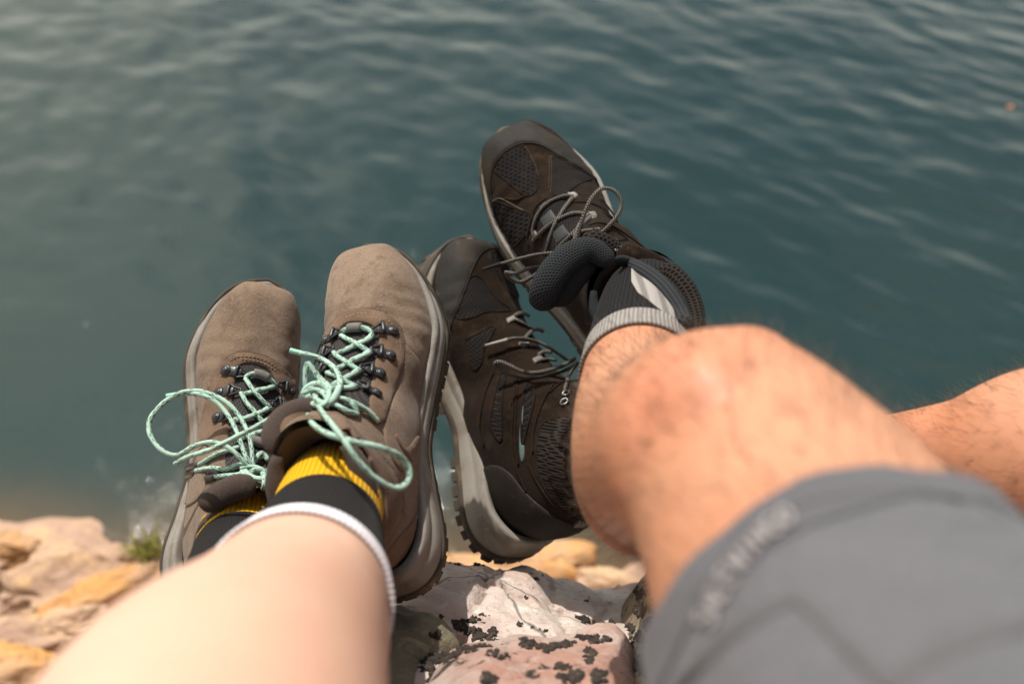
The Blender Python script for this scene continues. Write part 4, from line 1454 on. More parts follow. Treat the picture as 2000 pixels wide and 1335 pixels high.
for q in ([(760, 208), (880, 215), (980, 258), (1075, 345)], [(865, 385), (960, 362), (1080, 400), (1200, 482), (1310, 565)], [(1110, 600), (1200, 620), (1330, 715), (1420, 705), (1520, 740)], [(250, 180), (340, 190), (430, 150)], [(560, 180), (480, 250), (450, 340), (420, 470), (430, 540)]):
    ridge(b, Z6(q), M['suede_dk'], 0.0011, 0.5)
panel('tongue', b.root, b.uform, Z6([(480, 330), (500, 250), (565, 185), (640, 172), (705, 200), (765, 262), (835, 335), (905, 405), (960, 480), (800, 570), (640, 600), (565, 570), (520, 450)]), M['mesh_fine'], 0.7, dome=0.6)
for q in ([(520, 335), (600, 262), (645, 330), (562, 408)], [(608, 440), (690, 375), (745, 450), (652, 525)], [(508, 245), (558, 205), (580, 235), (530, 278)]):
    panel('tongue_tape', b.root, b.uform, Z6(q), M['dark_tape'], 1.9, 3.0, False)
for q in ([(712, 148), (768, 138), (802, 166), (762, 190)], [(868, 288), (918, 282), (942, 322), (890, 335)], [(922, 402), (980, 398), (974, 450), (918, 455)], [(452, 415), (488, 418), (498, 470), (466, 505)], [(1030, 480), (1070, 482), (1105, 505), (1060, 512)]):
    panel('lace_loop', b.root, b.uform, Z6(q), M['silver_web'], 2.0, 3.0, False)
lace(b, [('s', 4, Z6([(470, 470, 3), (458, 420, 4), (472, 360, 5), (505, 285, 5), (562, 222, 5), (640, 178, 5), (720, 158, 5), (765, 165, 4)])),
         ('s', 4, Z6([(470, 480, 3), (500, 455, 5), (548, 408, 6), (622, 352, 6), (700, 312, 6), (790, 286, 6), (885, 308, 3)])),
         ('s', 4, Z6([(760, 172, 3), (735, 200, 5), (690, 262, 5), (640, 345, 5), (600, 430, 5), (572, 530, 5), (552, 610, 5)])),
         ('s', 4, Z6([(900, 310, 3), (860, 345, 5), (800, 402, 5), (720, 480, 5), (640, 560, 5)])),
         ('s', 4, Z6([(760, 455, 6), (850, 418, 5), (945, 420, 3)])),
         ('s', 8, Z6([(770, 500, 7), (790, 420, 9), (830, 340, 9), (880, 300, 5)])),
         ], M['lace_bw'], 0.0019)
lace(b, [('s', 4, Z6([(1205, 605, 3), (1150, 590, 4), (1085, 575, 4), (1070, 555, 4), (1090, 545, 4), (1150, 560, 4), (1215, 590, 3)]))], M['lace_bw'], 0.0019)
s1 = near_depth(b, Z6([(600, 590)])[0], 0.012)
D6 = lambda pts: [(920 + x / 3.814, 340 + y / 3.814, d) for x, y, d in pts]
s3 = near_depth(b, Z6([(800, 500)])[0], 0.010)
lace(b, [('d', D6([(795, 505, s3), (806, 420, s3 - .004), (842, 300, s3 - .006), (888, 195, s3 - .006), (940, 128, s3 - .004), (1002, 101, s3), (1064, 118, s3), (1110, 172, s3), (1120, 245, s3), (1080, 325, s3 - .004), (1010, 402, s3 - .006), (935, 475, s3 - .004), (880, 520, s3)])),
         ('d', D6([(720, 540, s1), (640, 582, s1 - .006), (500, 598, s1 - .012), (350, 632, s1 - .014), (222, 668, s1 - .014)])),
         ('d', D6([(680, 640, s1), (600, 668, s1 - .006), (510, 690, s1 - .008), (420, 702, s1 - .010), (345, 742, s1 - .008), (285, 735, s1 - .006), (255, 722, s1 - .004), (262, 752, s1), (310, 790, s1 + .004), (370, 808, s1 + .006), (430, 780, s1 + .006), (500, 735, s1 + .004), (570, 680, s1 + .002)]))],
     M['lace_bw'], 0.0019, 'lace_bow')
c = [P(*q) for q in catmull(D6([(224, 667, s1 - .014), (150, 690, s1 - .014), (80, 712, s1 - .014)]), 4)]
mesh_obj('lace_tip', *tube_geo(c, [0.0021, 0.0017, 0.0016, 0.0015, 0.0014, 0.0014, 0.0013, 0.0012, 0.001], 8)[:2], M['lace_bw'], b.root)
cd = to_px(b.open_c)[2]
roll('tongue_top', b.root, D6([(560, 1005, cd + .010), (545, 900, cd + .0), (590, 780, cd - .004), (670, 670, cd - .004), (780, 590, cd - .002), (890, 565, cd), (985, 615, cd), (1050, 690, cd)]), M['pad'], [.0110, .0122, .0122, .0118, .0110, .0100, .0085, .0065], 0.55, 20)
roll('tongue_back', b.root, D6([(830, 540, cd + .016), (900, 505, cd + .014), (980, 520, cd + .014), (1050, 570, cd + .014), (1090, 640, cd + .012)]), M['mesh_open'], [.007, .009, .0092, .0088, .007], 0.8)
roll('tongue_lining', b.root, D6([(650, 985, cd + .014), (655, 870, cd + .010), (715, 765, cd + .008), (820, 685, cd + .008), (930, 665, cd + .009)]), M['pad_in'], [.013, .015, .015, .013, .010], 0.5)
def sock_d(pts, off):
    res = []
    for x, y in Z6(pts):
        h, _ = SOCK_FORM.hit(x, y)
        res.append((x, y, (to_px(h)[2] if h is not None else None)))
    last = [q[2] for q in res if q[2] is not None]
    out_ = []
    for k, q in enumerate(res):
        d = q[2] if q[2] is not None else last[-1] if last else cd
        out_.append((q[0], q[1], d + off))
    return out_
roll('collar_edge', b.root, D6([(1085, 590, cd + .006), (1180, 612, cd + .004), (1290, 655, cd + .002), (1390, 712, cd + .002), (1450, 760, cd + .004)]), M['suede_dk'], [.007, .010, .0105, .010, .007], 0.6)
roll('collar_pad', b.root, sock_d([(1085, 625), (1180, 665), (1290, 722), (1392, 800), (1482, 902), (1552, 1015), (1598, 1130), (1615, 1220)], -0.004), M['pad'], [.004, .005, .0058, .0062, .0062, .006, .006, .006], 0.8)
roll('ankle_mesh', b.root, sock_d([(1360, 720), (1470, 765), (1560, 855), (1620, 965), (1652, 1080), (1668, 1190)], 0.006), M['mesh_open'], [.006, .010, .0105, .010, .009, .008], 0.7)
def wire_hook(b, z, pts, r=0.0009):
    pw_ = on_form(b, z(pts), 3.0, 6)
    pw_ = [Vector(p) for p in resample(np.array([list(p) for p in pw_]), 0.0008)]
    return mesh_obj('wire_hook', *tube_geo(pw_, r, 8)[:2], M['steel'], b.root)
wire_hook(b, Z6, [(1190, 600, 3), (1215, 580, 5), (1250, 585, 5), (1250, 600, 4), (1215, 608, 4), (1195, 602, 3)])
wire_hook(b, Z6, [(1230, 625, 2), (1270, 618, 4), (1325, 622, 4), (1332, 634, 3), (1290, 640, 3), (1240, 632, 2)])

# ---- dark boot seen from its side
b = SB2
panel('toe_rand', b.root, b.uform, Z3([(340, 1010), (290, 900), (230, 700), (250, 430), (310, 250), (400, 160), (520, 110), (640, 110), (740, 160), (800, 240), (830, 320),
      (795, 305), (740, 288), (662, 302), (592, 372), (532, 502), (482, 642), (422, 792), (375, 905)]), M['rand'], 1.3, dome=0.3)
rin = Z3([(345, 1000), (375, 905), (422, 792), (482, 642), (532, 502), (592, 372), (662, 302), (740, 288), (795, 305)])
stitch(b.root, b.uform, [(x - 4, y - 2) for x, y in rin], M['stitch_dk'], 1.8)
ridge(b, rin, M['rand'], 0.0011, 0.5)
boot_panel(b, Z3, 'mesh_panel', [(530, 545), (570, 524), (640, 562), (720, 680), (800, 762), (880, 822), (780, 838), (660, 842), (560, 882), (465, 902), (405, 878), (442, 765), (490, 630)], 'mesh_fine')
boot_panel(b, Z3, 'mesh_panel', [(700, 335), (760, 318), (800, 372), (860, 480), (900, 580), (940, 680), (945, 712), (880, 690), (820, 600), (760, 500), (712, 405)], 'mesh_dk')
boot_panel(b, Z3, 'mesh_panel', [(482, 1090), (560, 1042), (738, 962), (702, 1062), (642, 1172), (622, 1290), (566, 1345), (532, 1280), (500, 1180)], 'mesh_fine')
for q in ([(835, 898), (910, 866), (932, 910), (860, 942)], [(1058, 1252), (1130, 1216), (1162, 1256), (1090, 1298)], [(935, 1112), (1030, 1105), (1040, 1130), (985, 1155)]):
    panel('lace_loop', b.root, b.uform, Z3(q), M['silver_web'], 2.0, 3.0, False)
panel('tongue', b.root, b.uform, Z3([(930, 850), (1010, 840), (1080, 900), (1150, 1000), (1260, 1120), (1400, 1250), (1300, 1290), (1180, 1190), (1090, 1110), (1000, 1000), (940, 920)]), M['mesh_fine'], 0.7)
lace(b, [('s', 4, Z3([(905, 880, 3), (945, 855, 5), (990, 850, 6), (1045, 880, 5)])),
         ('s', 4, Z3([(915, 905, 3), (960, 925, 5), (1020, 960, 6), (1090, 1005, 4)])),
         ('s', 4, Z3([(1000, 1075, 3), (1030, 1035, 6), (1080, 995, 7), (1130, 985, 6), (1165, 1015, 3)])),
         ('s', 8, Z3([(845, 1084, 9), (900, 1070, 11), (960, 1068, 12), (1060, 1085, 13), (1180, 1130, 12), (1300, 1208, 10), (1400, 1280, 8)])),
         ('s', 4, Z3([(1120, 1215, 3), (1170, 1180, 5), (1240, 1190, 5)])),
         ('s', 4, Z3([(1130, 1260, 3), (1200, 1250, 5), (1280, 1260, 5)]))], M['lace_bw'], 0.0019)
D4 = lambda pts: [(800 + x / 3.034, 700 + y / 3.034, d) for x, y, d in pts]
s2 = near_depth(b, Z4([(800, 80)])[0], 0.008)
lace(b, [('d', D4([(980, 0, s2 + .01), (920, 35, s2), (850, 62, s2 - .004), (760, 82, s2 - .006), (680, 80, s2 - .006), (600, 45, s2 - .006), (545, 18, s2 - .004), (505, 22, s2 - .002), (500, 40, s2), (555, 76, s2), (640, 108, s2 - .002), (740, 116, s2 - .002), (850, 92, s2), (940, 62, s2 + .004), (990, 30, s2 + .01)])),
         ('s', 3, Z4([(1000, 20, 4), (950, 90, 4), (925, 160, 4), (915, 205, 3)]))], M['lace_bw'], 0.0019, 'lace_bow')
V, F, UV = tube_geo(on_form(b, Z3([(850, 1083, 9), (750, 1108, 9), (655, 1132, 8)]), 8, 4), [0.0021, 0.0017, 0.0016, 0.0015, 0.0014, 0.0014, 0.0013, 0.0012, 0.001][:9], 8)
mesh_obj('lace_tip', V, F, M['silver_web'], b.root)
boot_panel(b, Z4, 'side_vent', [(545, 82), (568, 92), (552, 200), (545, 300), (545, 480), (505, 452), (478, 372), (502, 230)], 'mesh_fine', t=0.2, er=0.0012)
boot_panel(b, Z4, 'side_vent', [(690, 152), (738, 192), (735, 260), (695, 420), (672, 510), (662, 450), (668, 285)], 'mesh_fine', t=0.2, er=0.0012)
panel('side_trim', b.root, b.uform, Z4([(666, 285), (676, 285), (666, 440), (668, 500), (680, 518), (680, 580), (668, 612), (655, 565), (652, 470), (658, 380)]), M['teal_trim'], 1.1, 2.0, edge=1.0)
boot_panel(b, Z4, 'ankle_mesh', [(780, 400), (860, 357), (950, 350), (1010, 500), (1060, 800), (1075, 940), (1000, 948), (900, 888), (820, 798), (772, 690), (752, 560)], 'mesh_open', t=0.6, dome=1.0)
boot_panel(b, Z4, 'ankle_pad', [(842, 440), (900, 422), (960, 435), (1000, 600), (1020, 800), (950, 852), (872, 782), (816, 682), (806, 560)], 'mesh_open', t=1.6, dome=2.2, edge_mat=None)
heel = [(446, 645), (520, 632), (600, 682), (680, 782), (790, 882), (900, 950), (1030, 1005), (1020, 1060), (900, 1140), (800, 1190), (700, 1180), (600, 1090), (520, 980), (450, 840), (430, 720)]
panel('heel_rand', b.root, b.uform, Z4(heel), M['rand'], 1.4, dome=0.5)
stitch(b.root, b.uform, Z4([(470, 655), (515, 648), (585, 695), (665, 795), (775, 895), (890, 965), (1000, 1012)]), M['stitch_dk'], 2.0)
for q in ([(495, 80), (440, 230), (415, 400), (440, 520)], [(625, 120), (615, 300), (610, 480), (630, 640), (690, 790)], [(640, 100), (630, 300), (626, 480), (645, 630)], [(850, 150), (780, 280), (735, 430), (730, 560)], [(700, 620), (760, 740), (850, 860), (960, 930)], [(1000, 130), (900, 140), (830, 200)]):
    ridge(b, Z4(q), M['suede_dk'], 0.0011, 0.5)
wire_hook(b, Z4, [(905, 212, 3), (915, 195, 5), (940, 188, 5), (945, 205, 4), (925, 215, 4), (906, 214, 3)])
wire_hook(b, Z4, [(893, 268, 2), (900, 248, 4), (925, 235, 5), (938, 250, 4), (920, 268, 4), (896, 272, 3)])
panel('pull_tab', b.root, b.uform, Z4([(965, 985), (1000, 960), (1050, 950), (1062, 975), (1030, 992), (980, 996)]), M['silver_web'], 2.2, 3.0, False)

# side stripe of the man's sock
panel('side_stripe', SLM, SOCK_FORM, Z6([(1192, 690), (1192, 800), (1240, 880), (1312, 932), (1412, 1012), (1512, 1102), (1580, 1182), (1640, 1192), (1600, 1050), (1520, 900), (1420, 780), (1312, 700)]), M['sock_grey'], 0.5, 3.0, False)
# ------------------------------------------------------------------ more rock
def boulder(name, c, size, rot, mat, seed, label=None, group=None, sub=4, rough=0.30):
    bm = bmesh.new()
    bmesh.ops.create_icosphere(bm, subdivisions=sub, radius=1)
    m = Matrix.Rotation(rot[2], 3, 'Z') @ Matrix.Rotation(rot[1], 3, 'Y') @ Matrix.Rotation(rot[0], 3, 'X')
    planes = []
    rr = random.Random(seed)
    for _ in range(13):
        v = Vector((rr.gauss(0, 1), rr.gauss(0, 1), rr.gauss(0, 1))).normalized()
        planes.append((v, rr.uniform(0.62, 0.9)))
    V = []
    for v in bm.verts:
        q = v.co.copy()
        for pn, d in planes:
            e = q.dot(pn) - d
            if e > 0:
                q -= pn * e * 0.95
        q *= 1 + rough * noise.fractal(v.co * 1.6 + Vector((seed, 0, 0)), 0.9, 2.1, 4) + 0.07 * abs(noise.noise(v.co * 6 + Vector((seed, 3, 0)))) + 0.03 * noise.noise(v.co * 16 + Vector((seed, 5, 0)))
        q = Vector((q.x * size[0], q.y * size[1], q.z * size[2]))
        V.append(Vector(c) + m @ q)
    F = [tuple(v.index for v in f.verts) for f in bm.faces]
    bm.free()
    o = mesh_obj(name, V, F, mat)
    if label:
        tag(o, label, 'boulder', group)
    o['geo'] = 0
    del o['geo']
    return o, (V, F)

# shore far below: a bed of stones sloping under the water
V, F = [], []
nx, ny = 120, 60
for j in range(ny):
    for i in range(nx):
        x, y = -2.4 + 4.4 * i / (nx - 1), 0.3 + 1.75 * j / (ny - 1)
        shore = 1.40 - 0.10 * x + 0.10 * noise.noise(Vector((x * 1.5, 4.2, 0)))
        z = WATER_Z + (shore - y) * 0.42 + 0.06 * noise.fractal(Vector((x * 4, y * 4, 1)), 0.9, 2.1, 5)
        V.append((x, y, z))
for j in range(ny - 1):
    for i in range(nx - 1):
        F.append((j * nx + i, j * nx + i + 1, (j + 1) * nx + i + 1, (j + 1) * nx + i))
o = mesh_obj('shore_ground', V, F, M['pink_rock'])
o['kind'] = 'structure'

G = 'orange boulders along the shore'
def bo(px, py, d, wpx, hpx, mat, seed, rz, label, flat=0.6, sub=5):
    s = d / FPX
    c = P(px, py, d)
    return boulder('boulder', c, (wpx * s / 2, hpx * s / 2 * 1.25, min(wpx, hpx) * s / 2 * flat * 1.6), (0.15, 0.1, rz), M[mat], seed, label, G, sub)
bo(15, 1070, 2.12, 130, 62, 'orange_rock', 11, -0.1, 'small orange boulder at the far left, at the edge of the water')
bo(160, 1135, 2.02, 330, 130, 'pink_rock', 5, 0.42, 'broad pinkish boulder at the left shore, behind the bare shin')
bo(225, 1160, 1.93, 300, 90, 'orange_rock', 23, 0.55, 'long orange boulder lying in front of the broad pinkish one')
bo(30, 1255, 1.80, 210, 80, 'pink_rock', 31, 0.15, 'pale flat boulder at the lower left edge of the photo')
bo(-10, 1330, 1.70, 260, 110, 'orange_rock', 41, 0.1, 'orange boulder in the bottom left corner')
bo(150, 1215, 1.86, 170, 60, 'pink_rock', 43, 0.3, 'low brown rock between the pale flat boulder and the long orange one')
bo(-90, 1150, 2.0, 200, 110, 'pink_rock', 47, 0.2, 'pinkish boulder cut by the left edge of the photo')
bo(1010, 1125, 1.95, 420, 110, 'orange_rock', 53, 0.08, 'orange boulder by the water seen behind the dark boot heel')
bo(1215, 1150, 1.9, 190, 60, 'pink_rock', 59, -0.15, 'pale boulder by the water under the bent knee')
bo(840, 1125, 1.9, 160, 90, 'orange_rock', 61, 0.2, 'orange boulder by the water seen between the two pairs of shoes')
bo(340, 1090, 2.0, 120, 60, 'pink_rock', 67, 0.3, 'small pinkish boulder beside the green tuft on the shore')

# green tuft at the water's edge
tuft = []
rr = random.Random(5)
for k in range(90):
    p = P(292 + rr.gauss(0, 14), 1085 + rr.gauss(0, 8), 1.98)
    h = rr.uniform(0.035, 0.085)
    lean = Vector((rr.gauss(0, 0.5), rr.gauss(0, 0.5), 1)).normalized()
    side = lean.cross(Vector((rr.gauss(0, 1), rr.gauss(0, 1), 0.1))).normalized() * 0.0022
    tip = p + lean * h + Vector((rr.gauss(0, 0.012), rr.gauss(0, 0.012), -0.006))
    mid = p + lean * h * 0.55
    tuft.append(([p - side, p + side, mid + side * 0.8, mid - side * 0.8, tip], [(0, 1, 2, 3), (3, 2, 4)]))
V, F = merge(tuft)
o = mesh_obj('grass_tuft', V, F, M['moss'], smooth=False)
tag(o, 'small yellow green grass tuft growing between the shore boulders', 'grass', None, 'thing')

# leaf afloat at the right
c = P(1972, 208, 2.6)
dirn = ray(1972, 208)
tt = (WATER_Z + 0.012 - EYE.z) / dirn.z
c = EYE + dirn * tt
L = []
for k in range(14):
    a = 2 * math.pi * k / 14
    L.append((c.x + 0.016 * math.cos(a), c.y + 0.008 * math.sin(a) * (1 + 0.3 * math.cos(a)), c.z + 0.004 * math.cos(a * 2)))
L.append((c.x, c.y, c.z + 0.003))
o = mesh_obj('floating_leaf', L, [(k, (k + 1) % 14, 14) for k in range(14)], material('dry_leaf', (0.42, 0.17, 0.05), 0.6))
tag(o, 'tiny dry orange leaf floating on the water at the right', 'leaf')

# the block at the right of the quartz boulder that carries the man, spotted with lichen
HR = rbf([(1205, 1215, .86), (1195, 1290, .80), (1235, 1150, .88), (1262, 1118, .90), (1285, 1125, .80), (1290, 1200, .68), (1300, 1290, .58), (1240, 1290, .68), (1230, 1335, .63), (1330, 1335, .54), (1420, 1200, .60), (1600, 1300, .56), (1500, 1500, .48), (1250, 1500, .52)])
blk_r, g_r = slab('boulder', [xy(1255, 1112, .93), xy(1205, 1205, .875), xy(1185, 1290, .80), xy(1200, 1400, .66), (0.10, 0.10), (0.12, -0.20), (0.45, -0.20), (0.45, 0.25), (0.25, 0.40), xy(1310, 1105, .93)],
    lambda x, y: min(0.30 - 0.20 * smooth(0.15, 0.24, x), HR(x, y)) if y > 0.2 else 0.30 - 0.20 * smooth(0.15, 0.24, x), M['lichen_rock'], 0.5, 0.0075, 0.011, 8.0)
tag(blk_r, 'steep tan rock thick with black lichen spots under the grey shorts', 'boulder')
# grey green rock at the left of it
HG = rbf([(775, 1180, .742), (880, 1245, .715), (890, 1262, .712), (820, 1250, .700), (860, 1270, .700), (800, 1300, .672), (780, 1335, .645), (830, 1335, .65), (700, 1250, .68), (600, 1330, .60)])
blk_g, g_g = slab('boulder', [xy(760, 1178, .755), xy(830, 1205, .745), xy(900, 1245, .72), xy(893, 1262, .708), xy(855, 1275, .695), xy(812, 1330, .652), xy(800, 1420, .60), xy(640, 1400, .60), xy(600, 1250, .70)],
    lambda x, y: HG(x, y) + 0.004, M['green_rock'], 0.4, 0.006, 0.006, 12.0)
tag(blk_g, 'grey green rock with yellow lichen beside the bare shin', 'boulder')
# pink red stone in front
HP = rbf([(860, 1300, .66), (900, 1275, .675), (960, 1258, .69), (1030, 1245, .70), (1120, 1240, .705), (1190, 1230, .71), (1000, 1290, .64), (900, 1335, .61), (1100, 1290, .64), (1000, 1335, .595), (1200, 1300, .64), (1180, 1335, .60), (850, 1400, .56), (1200, 1420, .54)])
blk_p, g_p = slab('boulder', [xy(850, 1310, .665), xy(885, 1275, .685), xy(955, 1255, .705), xy(1020, 1244, .715), xy(1100, 1238, .72), xy(1205, 1222, .73), xy(1230, 1300, .67), xy(1230, 1440, .54), xy(1000, 1480, .52), xy(830, 1430, .55)],
    lambda x, y: HP(x, y) + 0.003, M['quartz_red'], 0.3, 0.006, 0.010, 21.0)
tag(blk_p, 'red stained pink rock with black lichen at the bottom centre of the photo', 'boulder')

# seat ledge and cliff under everything
ledge, g_l = slab('rock_ledge', [(-0.60, -0.60), (0.9, -0.60), (0.95, 0.10), (0.5, 0.30), (0.2, 0.42), (-0.14, 0.40), (-0.24, 0.22), (-0.46, 0.05)],
    lambda x, y: 0.38 - 0.55 * smooth(-0.02, 0.35, y), M['quartz'], 1.35, 0.02, 0.012, 30.0)
ledge['kind'] = 'structure'

# crusts of black lichen: little crumpled leaves heaped on the stone
def lichen(parent, geos, blobs, seed, mat='lichen', size=(2.0, 5.0), dens=1.0):
    """blobs: (px, py, radius px, squash) patches seen on the stone"""
    fb = bvh_of(geos)
    rr = random.Random(seed)
    g = []
    for px, py, rad, sq in blobs:
        for _ in range(max(3, int(rad * rad * sq * 0.22 * dens))):
            a, q = rr.uniform(0, 6.283), rr.random() ** 0.7 * rad * 1.25
            d = ray(px + q * math.cos(a), py + q * math.sin(a) * sq)
            h = fb.ray_cast(EYE, d)
            if h[0] is None:
                continue
            n = h[1] if h[1].dot(d) < 0 else -h[1]
            x = n.orthogonal().normalized()
            ang = rr.uniform(0, 6.283)
            x = (Matrix.Rotation(ang, 3, n) @ x)
            y = n.cross(x)
            s = (size[0] * 0.35 + size[1] * 0.55 * rr.random() ** 1.8) / 1000
            V, F = [h[0] + n * s * 0.55], []
            k = 9
            for ring, (f, hh) in enumerate(((0.6, 0.62), (1.0, 0.20), (0.92, -0.25))):
                for i in range(k):
                    t = 2 * math.pi * i / k
                    w_ = f * s * (1 + rr.uniform(-0.35, 0.35))
                    V.append(h[0] + x * w_ * math.cos(t) + y * w_ * 0.8 * math.sin(t) + n * s * 1.0 * (hh + rr.uniform(-0.3, 0.35)))
            for i in range(k):
                F.append((0, 1 + i, 1 + (i + 1) % k))
            for r_ in range(2):
                for i in range(k):
                    p, q2 = 1 + r_ * k + i, 1 + r_ * k + (i + 1) % k
                    F.append((p, p + k, q2 + k, q2))
            g.append((V, F))
    if not g:
        return
    V, F = merge(g)
    o = mesh_obj('lichen_crust', V, F, M[mat], parent)
    return o
def zb(pts):
    return [(760 + x / 3.448, 1060 + y / 3.448, r / 3.448, s) for x, y, r, s in pts]
lichen(blk, [g_main], zb([(430, 128, 42, .4), (490, 130, 45, .45), (560, 125, 45, .5), (620, 135, 40, .4), (660, 140, 25, .4)]), 1, size=(1.8, 3.8))
lichen(blk, [g_main], zb([(640, 492, 28, .5), (570, 512, 36, .5), (520, 528, 26, .5), (470, 556, 40, .9), (520, 580, 34, .7), (570, 600, 40, .7), (620, 630, 40, .7), (680, 640, 30, 1.2), (690, 600, 20, 1.2), (740, 668, 34, .5)]), 2)
lichen(blk, [g_main], zb([(878, 545, 26, .5)]), 3)
lichen(blk, [g_main], zb([(970, 570, 18, .4), (1010, 580, 22, .4), (1055, 595, 22, .4)]), 4, size=(1.5, 3))
lichen(blk, [g_main], zb([(1290, 515, 30, .5), (1340, 525, 36, .5), (1385, 545, 30, .4), (1420, 560, 40, .4), (1480, 550, 45, .5)]), 5)
lichen(blk, [g_main], zb([(1340, 375, 20, .7)]), 6, size=(1.5, 2.6))
for i, q in enumerate([(985, 238, 10, .6), (960, 298, 12, .5), (1000, 245, 8, .6), (1030, 220, 10, .6), (920, 370, 9, .8), (955, 204, 16, .4), (1385, 270, 18, .8), (240, 522, 18, .5), (205, 520, 14, .5), (350, 495, 20, .6)]):
    lichen(blk, [g_main], zb([q]), 20 + i, size=(1.2, 2.2), dens=3.0)
lichen(blk_p, [g_p, g_main], zb([(250, 780, 45, .7), (240, 830, 40, .7), (300, 790, 35, .6), (360, 775, 40, .6), (430, 745, 45, .5), (500, 720, 45, .45), (570, 705, 45, .4), (640, 695, 35, .35)]), 40, size=(2.5, 5.5))
lichen(blk_g, [g_g, g_main], zb([(300, 880, 35, .8), (285, 915, 25, .7), (320, 620, 12, .5), (290, 622, 12, .5)]), 41)
lichen(blk_p, [g_p], zb([(675, 910, 58, .6)]), 42)
lichen(blk_p, [g_p], zb([(900, 670, 40, .5), (960, 690, 40, .5), (930, 655, 40, .4)]), 43, size=(2, 4))
lichen(blk_p, [g_p], zb([(710, 745, 45, .4), (780, 770, 40, .4)]), 44, size=(1.8, 3.5))
lichen(blk_p, [g_p], zb([(1040, 710, 55, .4), (1110, 700, 60, .45), (1170, 690, 45, .4), (1230, 680, 35, .4)]), 45)
lichen(blk_p, [g_p], zb([(1345, 745, 34, .9), (1340, 800, 28, .8), (1220, 900, 60, .7), (1180, 840, 40, .5), (1410, 900, 50, .7)]), 46, size=(2.5, 5.5))
lichen(blk_p, [g_p, g_main], zb([(1330, 645, 50, .4), (1400, 655, 55, .35), (1450, 650, 40, .4)]), 47)
rr = random.Random(9)
for i, q in enumerate([(1590, 795, 38, .8), (1680, 640, 40, .7), (1760, 690, 48, .8), (1630, 560, 30, 1.1), (1700, 440, 34, 1.2), (1600, 900, 50, .7), (1720, 820, 60, .8), (1620, 690, 26, .9), (1760, 560, 42, 1.0), (1680, 340, 30, 1.2), (1740, 300, 34, 1.2), (1560, 600, 30, 1.1), (1790, 860, 60, .9), (1540, 690, 30, .8), (1800, 430, 40, 1.2)]):
    lichen(blk_r, [g_r], zb([q]), 60 + i, size=(2.2, 5.0), dens=1.3)

# ------------------------------------------------------------------ shorts: seams and print
def strip_on(form, pts, wpx, mat, name, parent, t=0.8):
    c = resample(catmull([p[:2] for p in pts], 8), 12)
    tg = np.gradient(c, axis=0)
    tg /= np.linalg.norm(tg, axis=1)[:, None]
    nr = np.stack([-tg[:, 1], tg[:, 0]], 1)
    V, F = [], []
    for p, nn in zip(c, nr):
        for k, l in ((-1, -0.2), (-0.8, t), (0, t * 1.15), (0.8, t), (1, -0.2)):
            q = p + nn * wpx / 2 * k
            h, _ = form.hit(q[0], q[1], l / 1000)
            V.append(h)
    for i in range(len(c) - 1):
        for k in range(4):
            f = (i * 5 + k, i * 5 + k + 1, i * 5 + k + 6, i * 5 + k + 5)
            if all(V[j] is not None for j in f):
                F.append(f)
    used = sorted({j for f in F for j in f})
    if not used:
        return None
    mp = {j: i for i, j in enumerate(used)}
    return mesh_obj(name, [V[j] for j in used], [tuple(mp[j] for j in f) for f in F], mat, parent)
strip_on(SH_FORM, [(1325, 1340), (1370, 1295), (1440, 1230), (1510, 1185), (1555, 1168)], 26, M['shorts_seam'], 'pocket_seam', SH)
strip_on(SH_FORM, [(1552, 1166), (1590, 1195), (1640, 1250), (1690, 1300), (1730, 1345)], 26, M['shorts_seam'], 'pocket_seam', SH)
strip_on(SH_FORM, [(1730, 1345), (1790, 1300), (1860, 1262), (1930, 1238), (2010, 1222)], 30, M['shorts_seam'], 'front_seam', SH)
strip_on(SH_FORM, [(1352, 1172), (1390, 1110), (1440, 1055), (1500, 1012), (1570, 982), (1660, 962), (1760, 955), (1870, 972), (1960, 1005)], 7, M['shorts_seam'], 'hem_seam', SH, 0.5)

STROKES = {  # letters as strokes on a unit box
    'S': [[(1, .9), (.6, 1), (.2, .9), (.1, .7), (.5, .52), (.9, .35), (.85, .1), (.5, 0), (0, .1)]],
    'A': [[(0, 0), (.5, 1), (1, 0)], [(.2, .35), (.8, .35)]],
    'L': [[(0, 1), (0, 0), (.8, 0)]],
    'O': [[(.5, 1), (.9, .75), (.9, .25), (.5, 0), (.1, .25), (.1, .75), (.5, 1)]],
    'M': [[(0, 0), (.1, 1), (.5, .3), (.9, 1), (1, 0)]],
    'N': [[(0, 0), (0, 1), (.9, 0), (.9, 1)]],
    'E': [[(.8, 1), (0, 1), (0, 0), (.8, 0)], [(0, .5), (.7, .5)]],
    'W': [[(0, 1), (.25, 0), (.5, .7), (.75, 0), (1, 1)]],
    'I': [[(.5, 0), (.5, 1)]],
    'G': [[(.95, .85), (.6, 1), (.15, .8), (.05, .4), (.3, .05), (.7, 0), (.95, .2), (.95, .5), (.6, .5)]],
}
base_line = resample(catmull([(1392, 1232), (1420, 1170), (1462, 1105), (1512, 1052), (1560, 1018)], 10), 2.0)
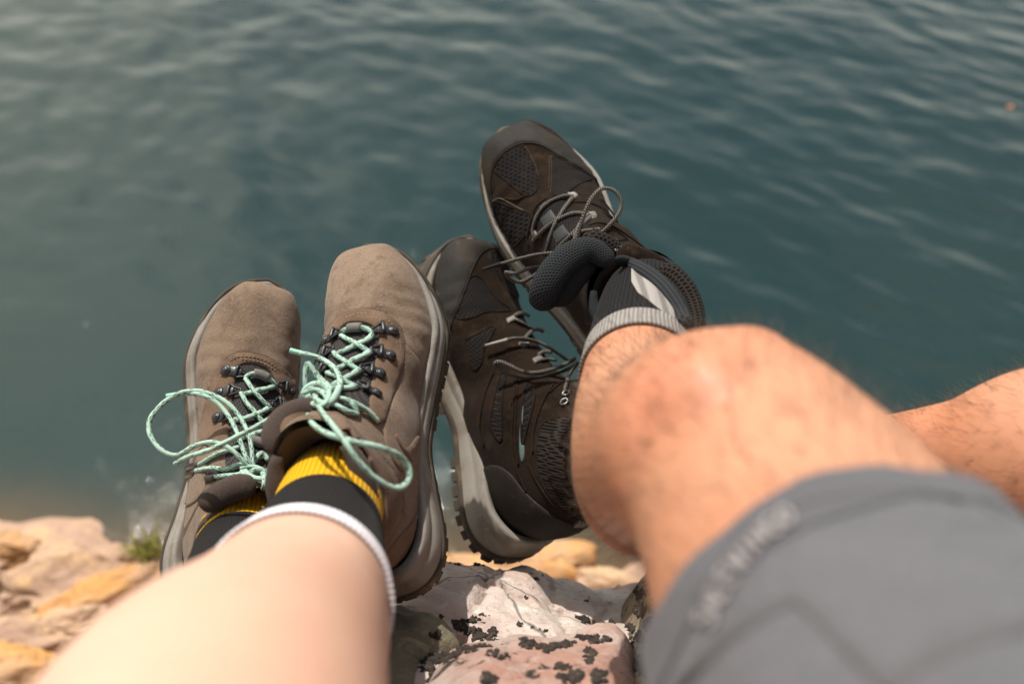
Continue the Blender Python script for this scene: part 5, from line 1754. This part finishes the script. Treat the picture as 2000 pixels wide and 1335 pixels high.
def print_text(word, hpx):
    n = len(word)
    tot = len(base_line) - 1
    g = []
    for i, ch in enumerate(word):
        for st_ in STROKES[ch]:
            pw_ = []
            for x, y in (catmull(st_, 4) if ch in 'SOG' else resample(np.array(st_, float), 0.15)):
                s = (i + 0.1 + 0.78 * x) / n * tot
                k = min(tot - 1, int(s))
                p = base_line[k] + (base_line[k + 1] - base_line[k]) * (s - k)
                tg = base_line[min(tot, k + 3)] - base_line[max(0, k - 3)]
                tg = tg / np.linalg.norm(tg)
                up = np.array([tg[1], -tg[0]])
                q = p + up * y * hpx
                h, _ = SH_FORM.hit(q[0], q[1], 0.0010)
                if h is not None:
                    pw_.append(h)
            if len(pw_) > 1:
                g.append(tube_geo(pw_, 0.0009, 5)[:2])
    V, F = merge(g)
    return mesh_obj('hem_print', V, F, M['shorts_print'], SH)
print_text('SALEWINGO', 36)

# ------------------------------------------------------------------ hair on the man's legs
me = man.data
rr = random.Random(3)
nrm = [p.normal.copy() for p in me.polygons]
polys = [p for p in me.polygons if to_px(p.center)[2] > 0.30 and -100 < to_px(p.center)[1] < 1400 and 1050 < to_px(p.center)[0] < 2150]
g = []
sock_px = to_px(LM1.at(3.0)[0])[2]
for _ in range(11000):
    p = rr.choice(polys)
    x, y, d = to_px(p.center)
    if d > sock_px + 0.01 and x < 1420:
        continue
    a, b, c = [me.vertices[i].co for i in p.vertices[:3]]
    q = p.center + (a - p.center) * rr.uniform(-.8, .8) + (b - p.center) * rr.uniform(-.8, .8)
    n = p.normal
    down = Vector((-0.15, 0.75, -0.65))
    t = (down - n * down.dot(n)).normalized()
    t = (t + n * rr.uniform(0.25, 0.7) + Vector((rr.gauss(0, .4), rr.gauss(0, .4), rr.gauss(0, .4)))).normalized()
    L = rr.uniform(0.008, 0.019)
    pts = [q - n * 0.0006, q + t * L * 0.45 + n * 0.0008, q + t * L - n * 0.0006]
    g.append(tube_geo(pts, [0.00009, 0.00008, 0.00002], 3, False)[:2])
V, F = merge(g)
o = mesh_obj('leg_hair', V, F, M['hair'], man)
o['kind'] = 'stuff'
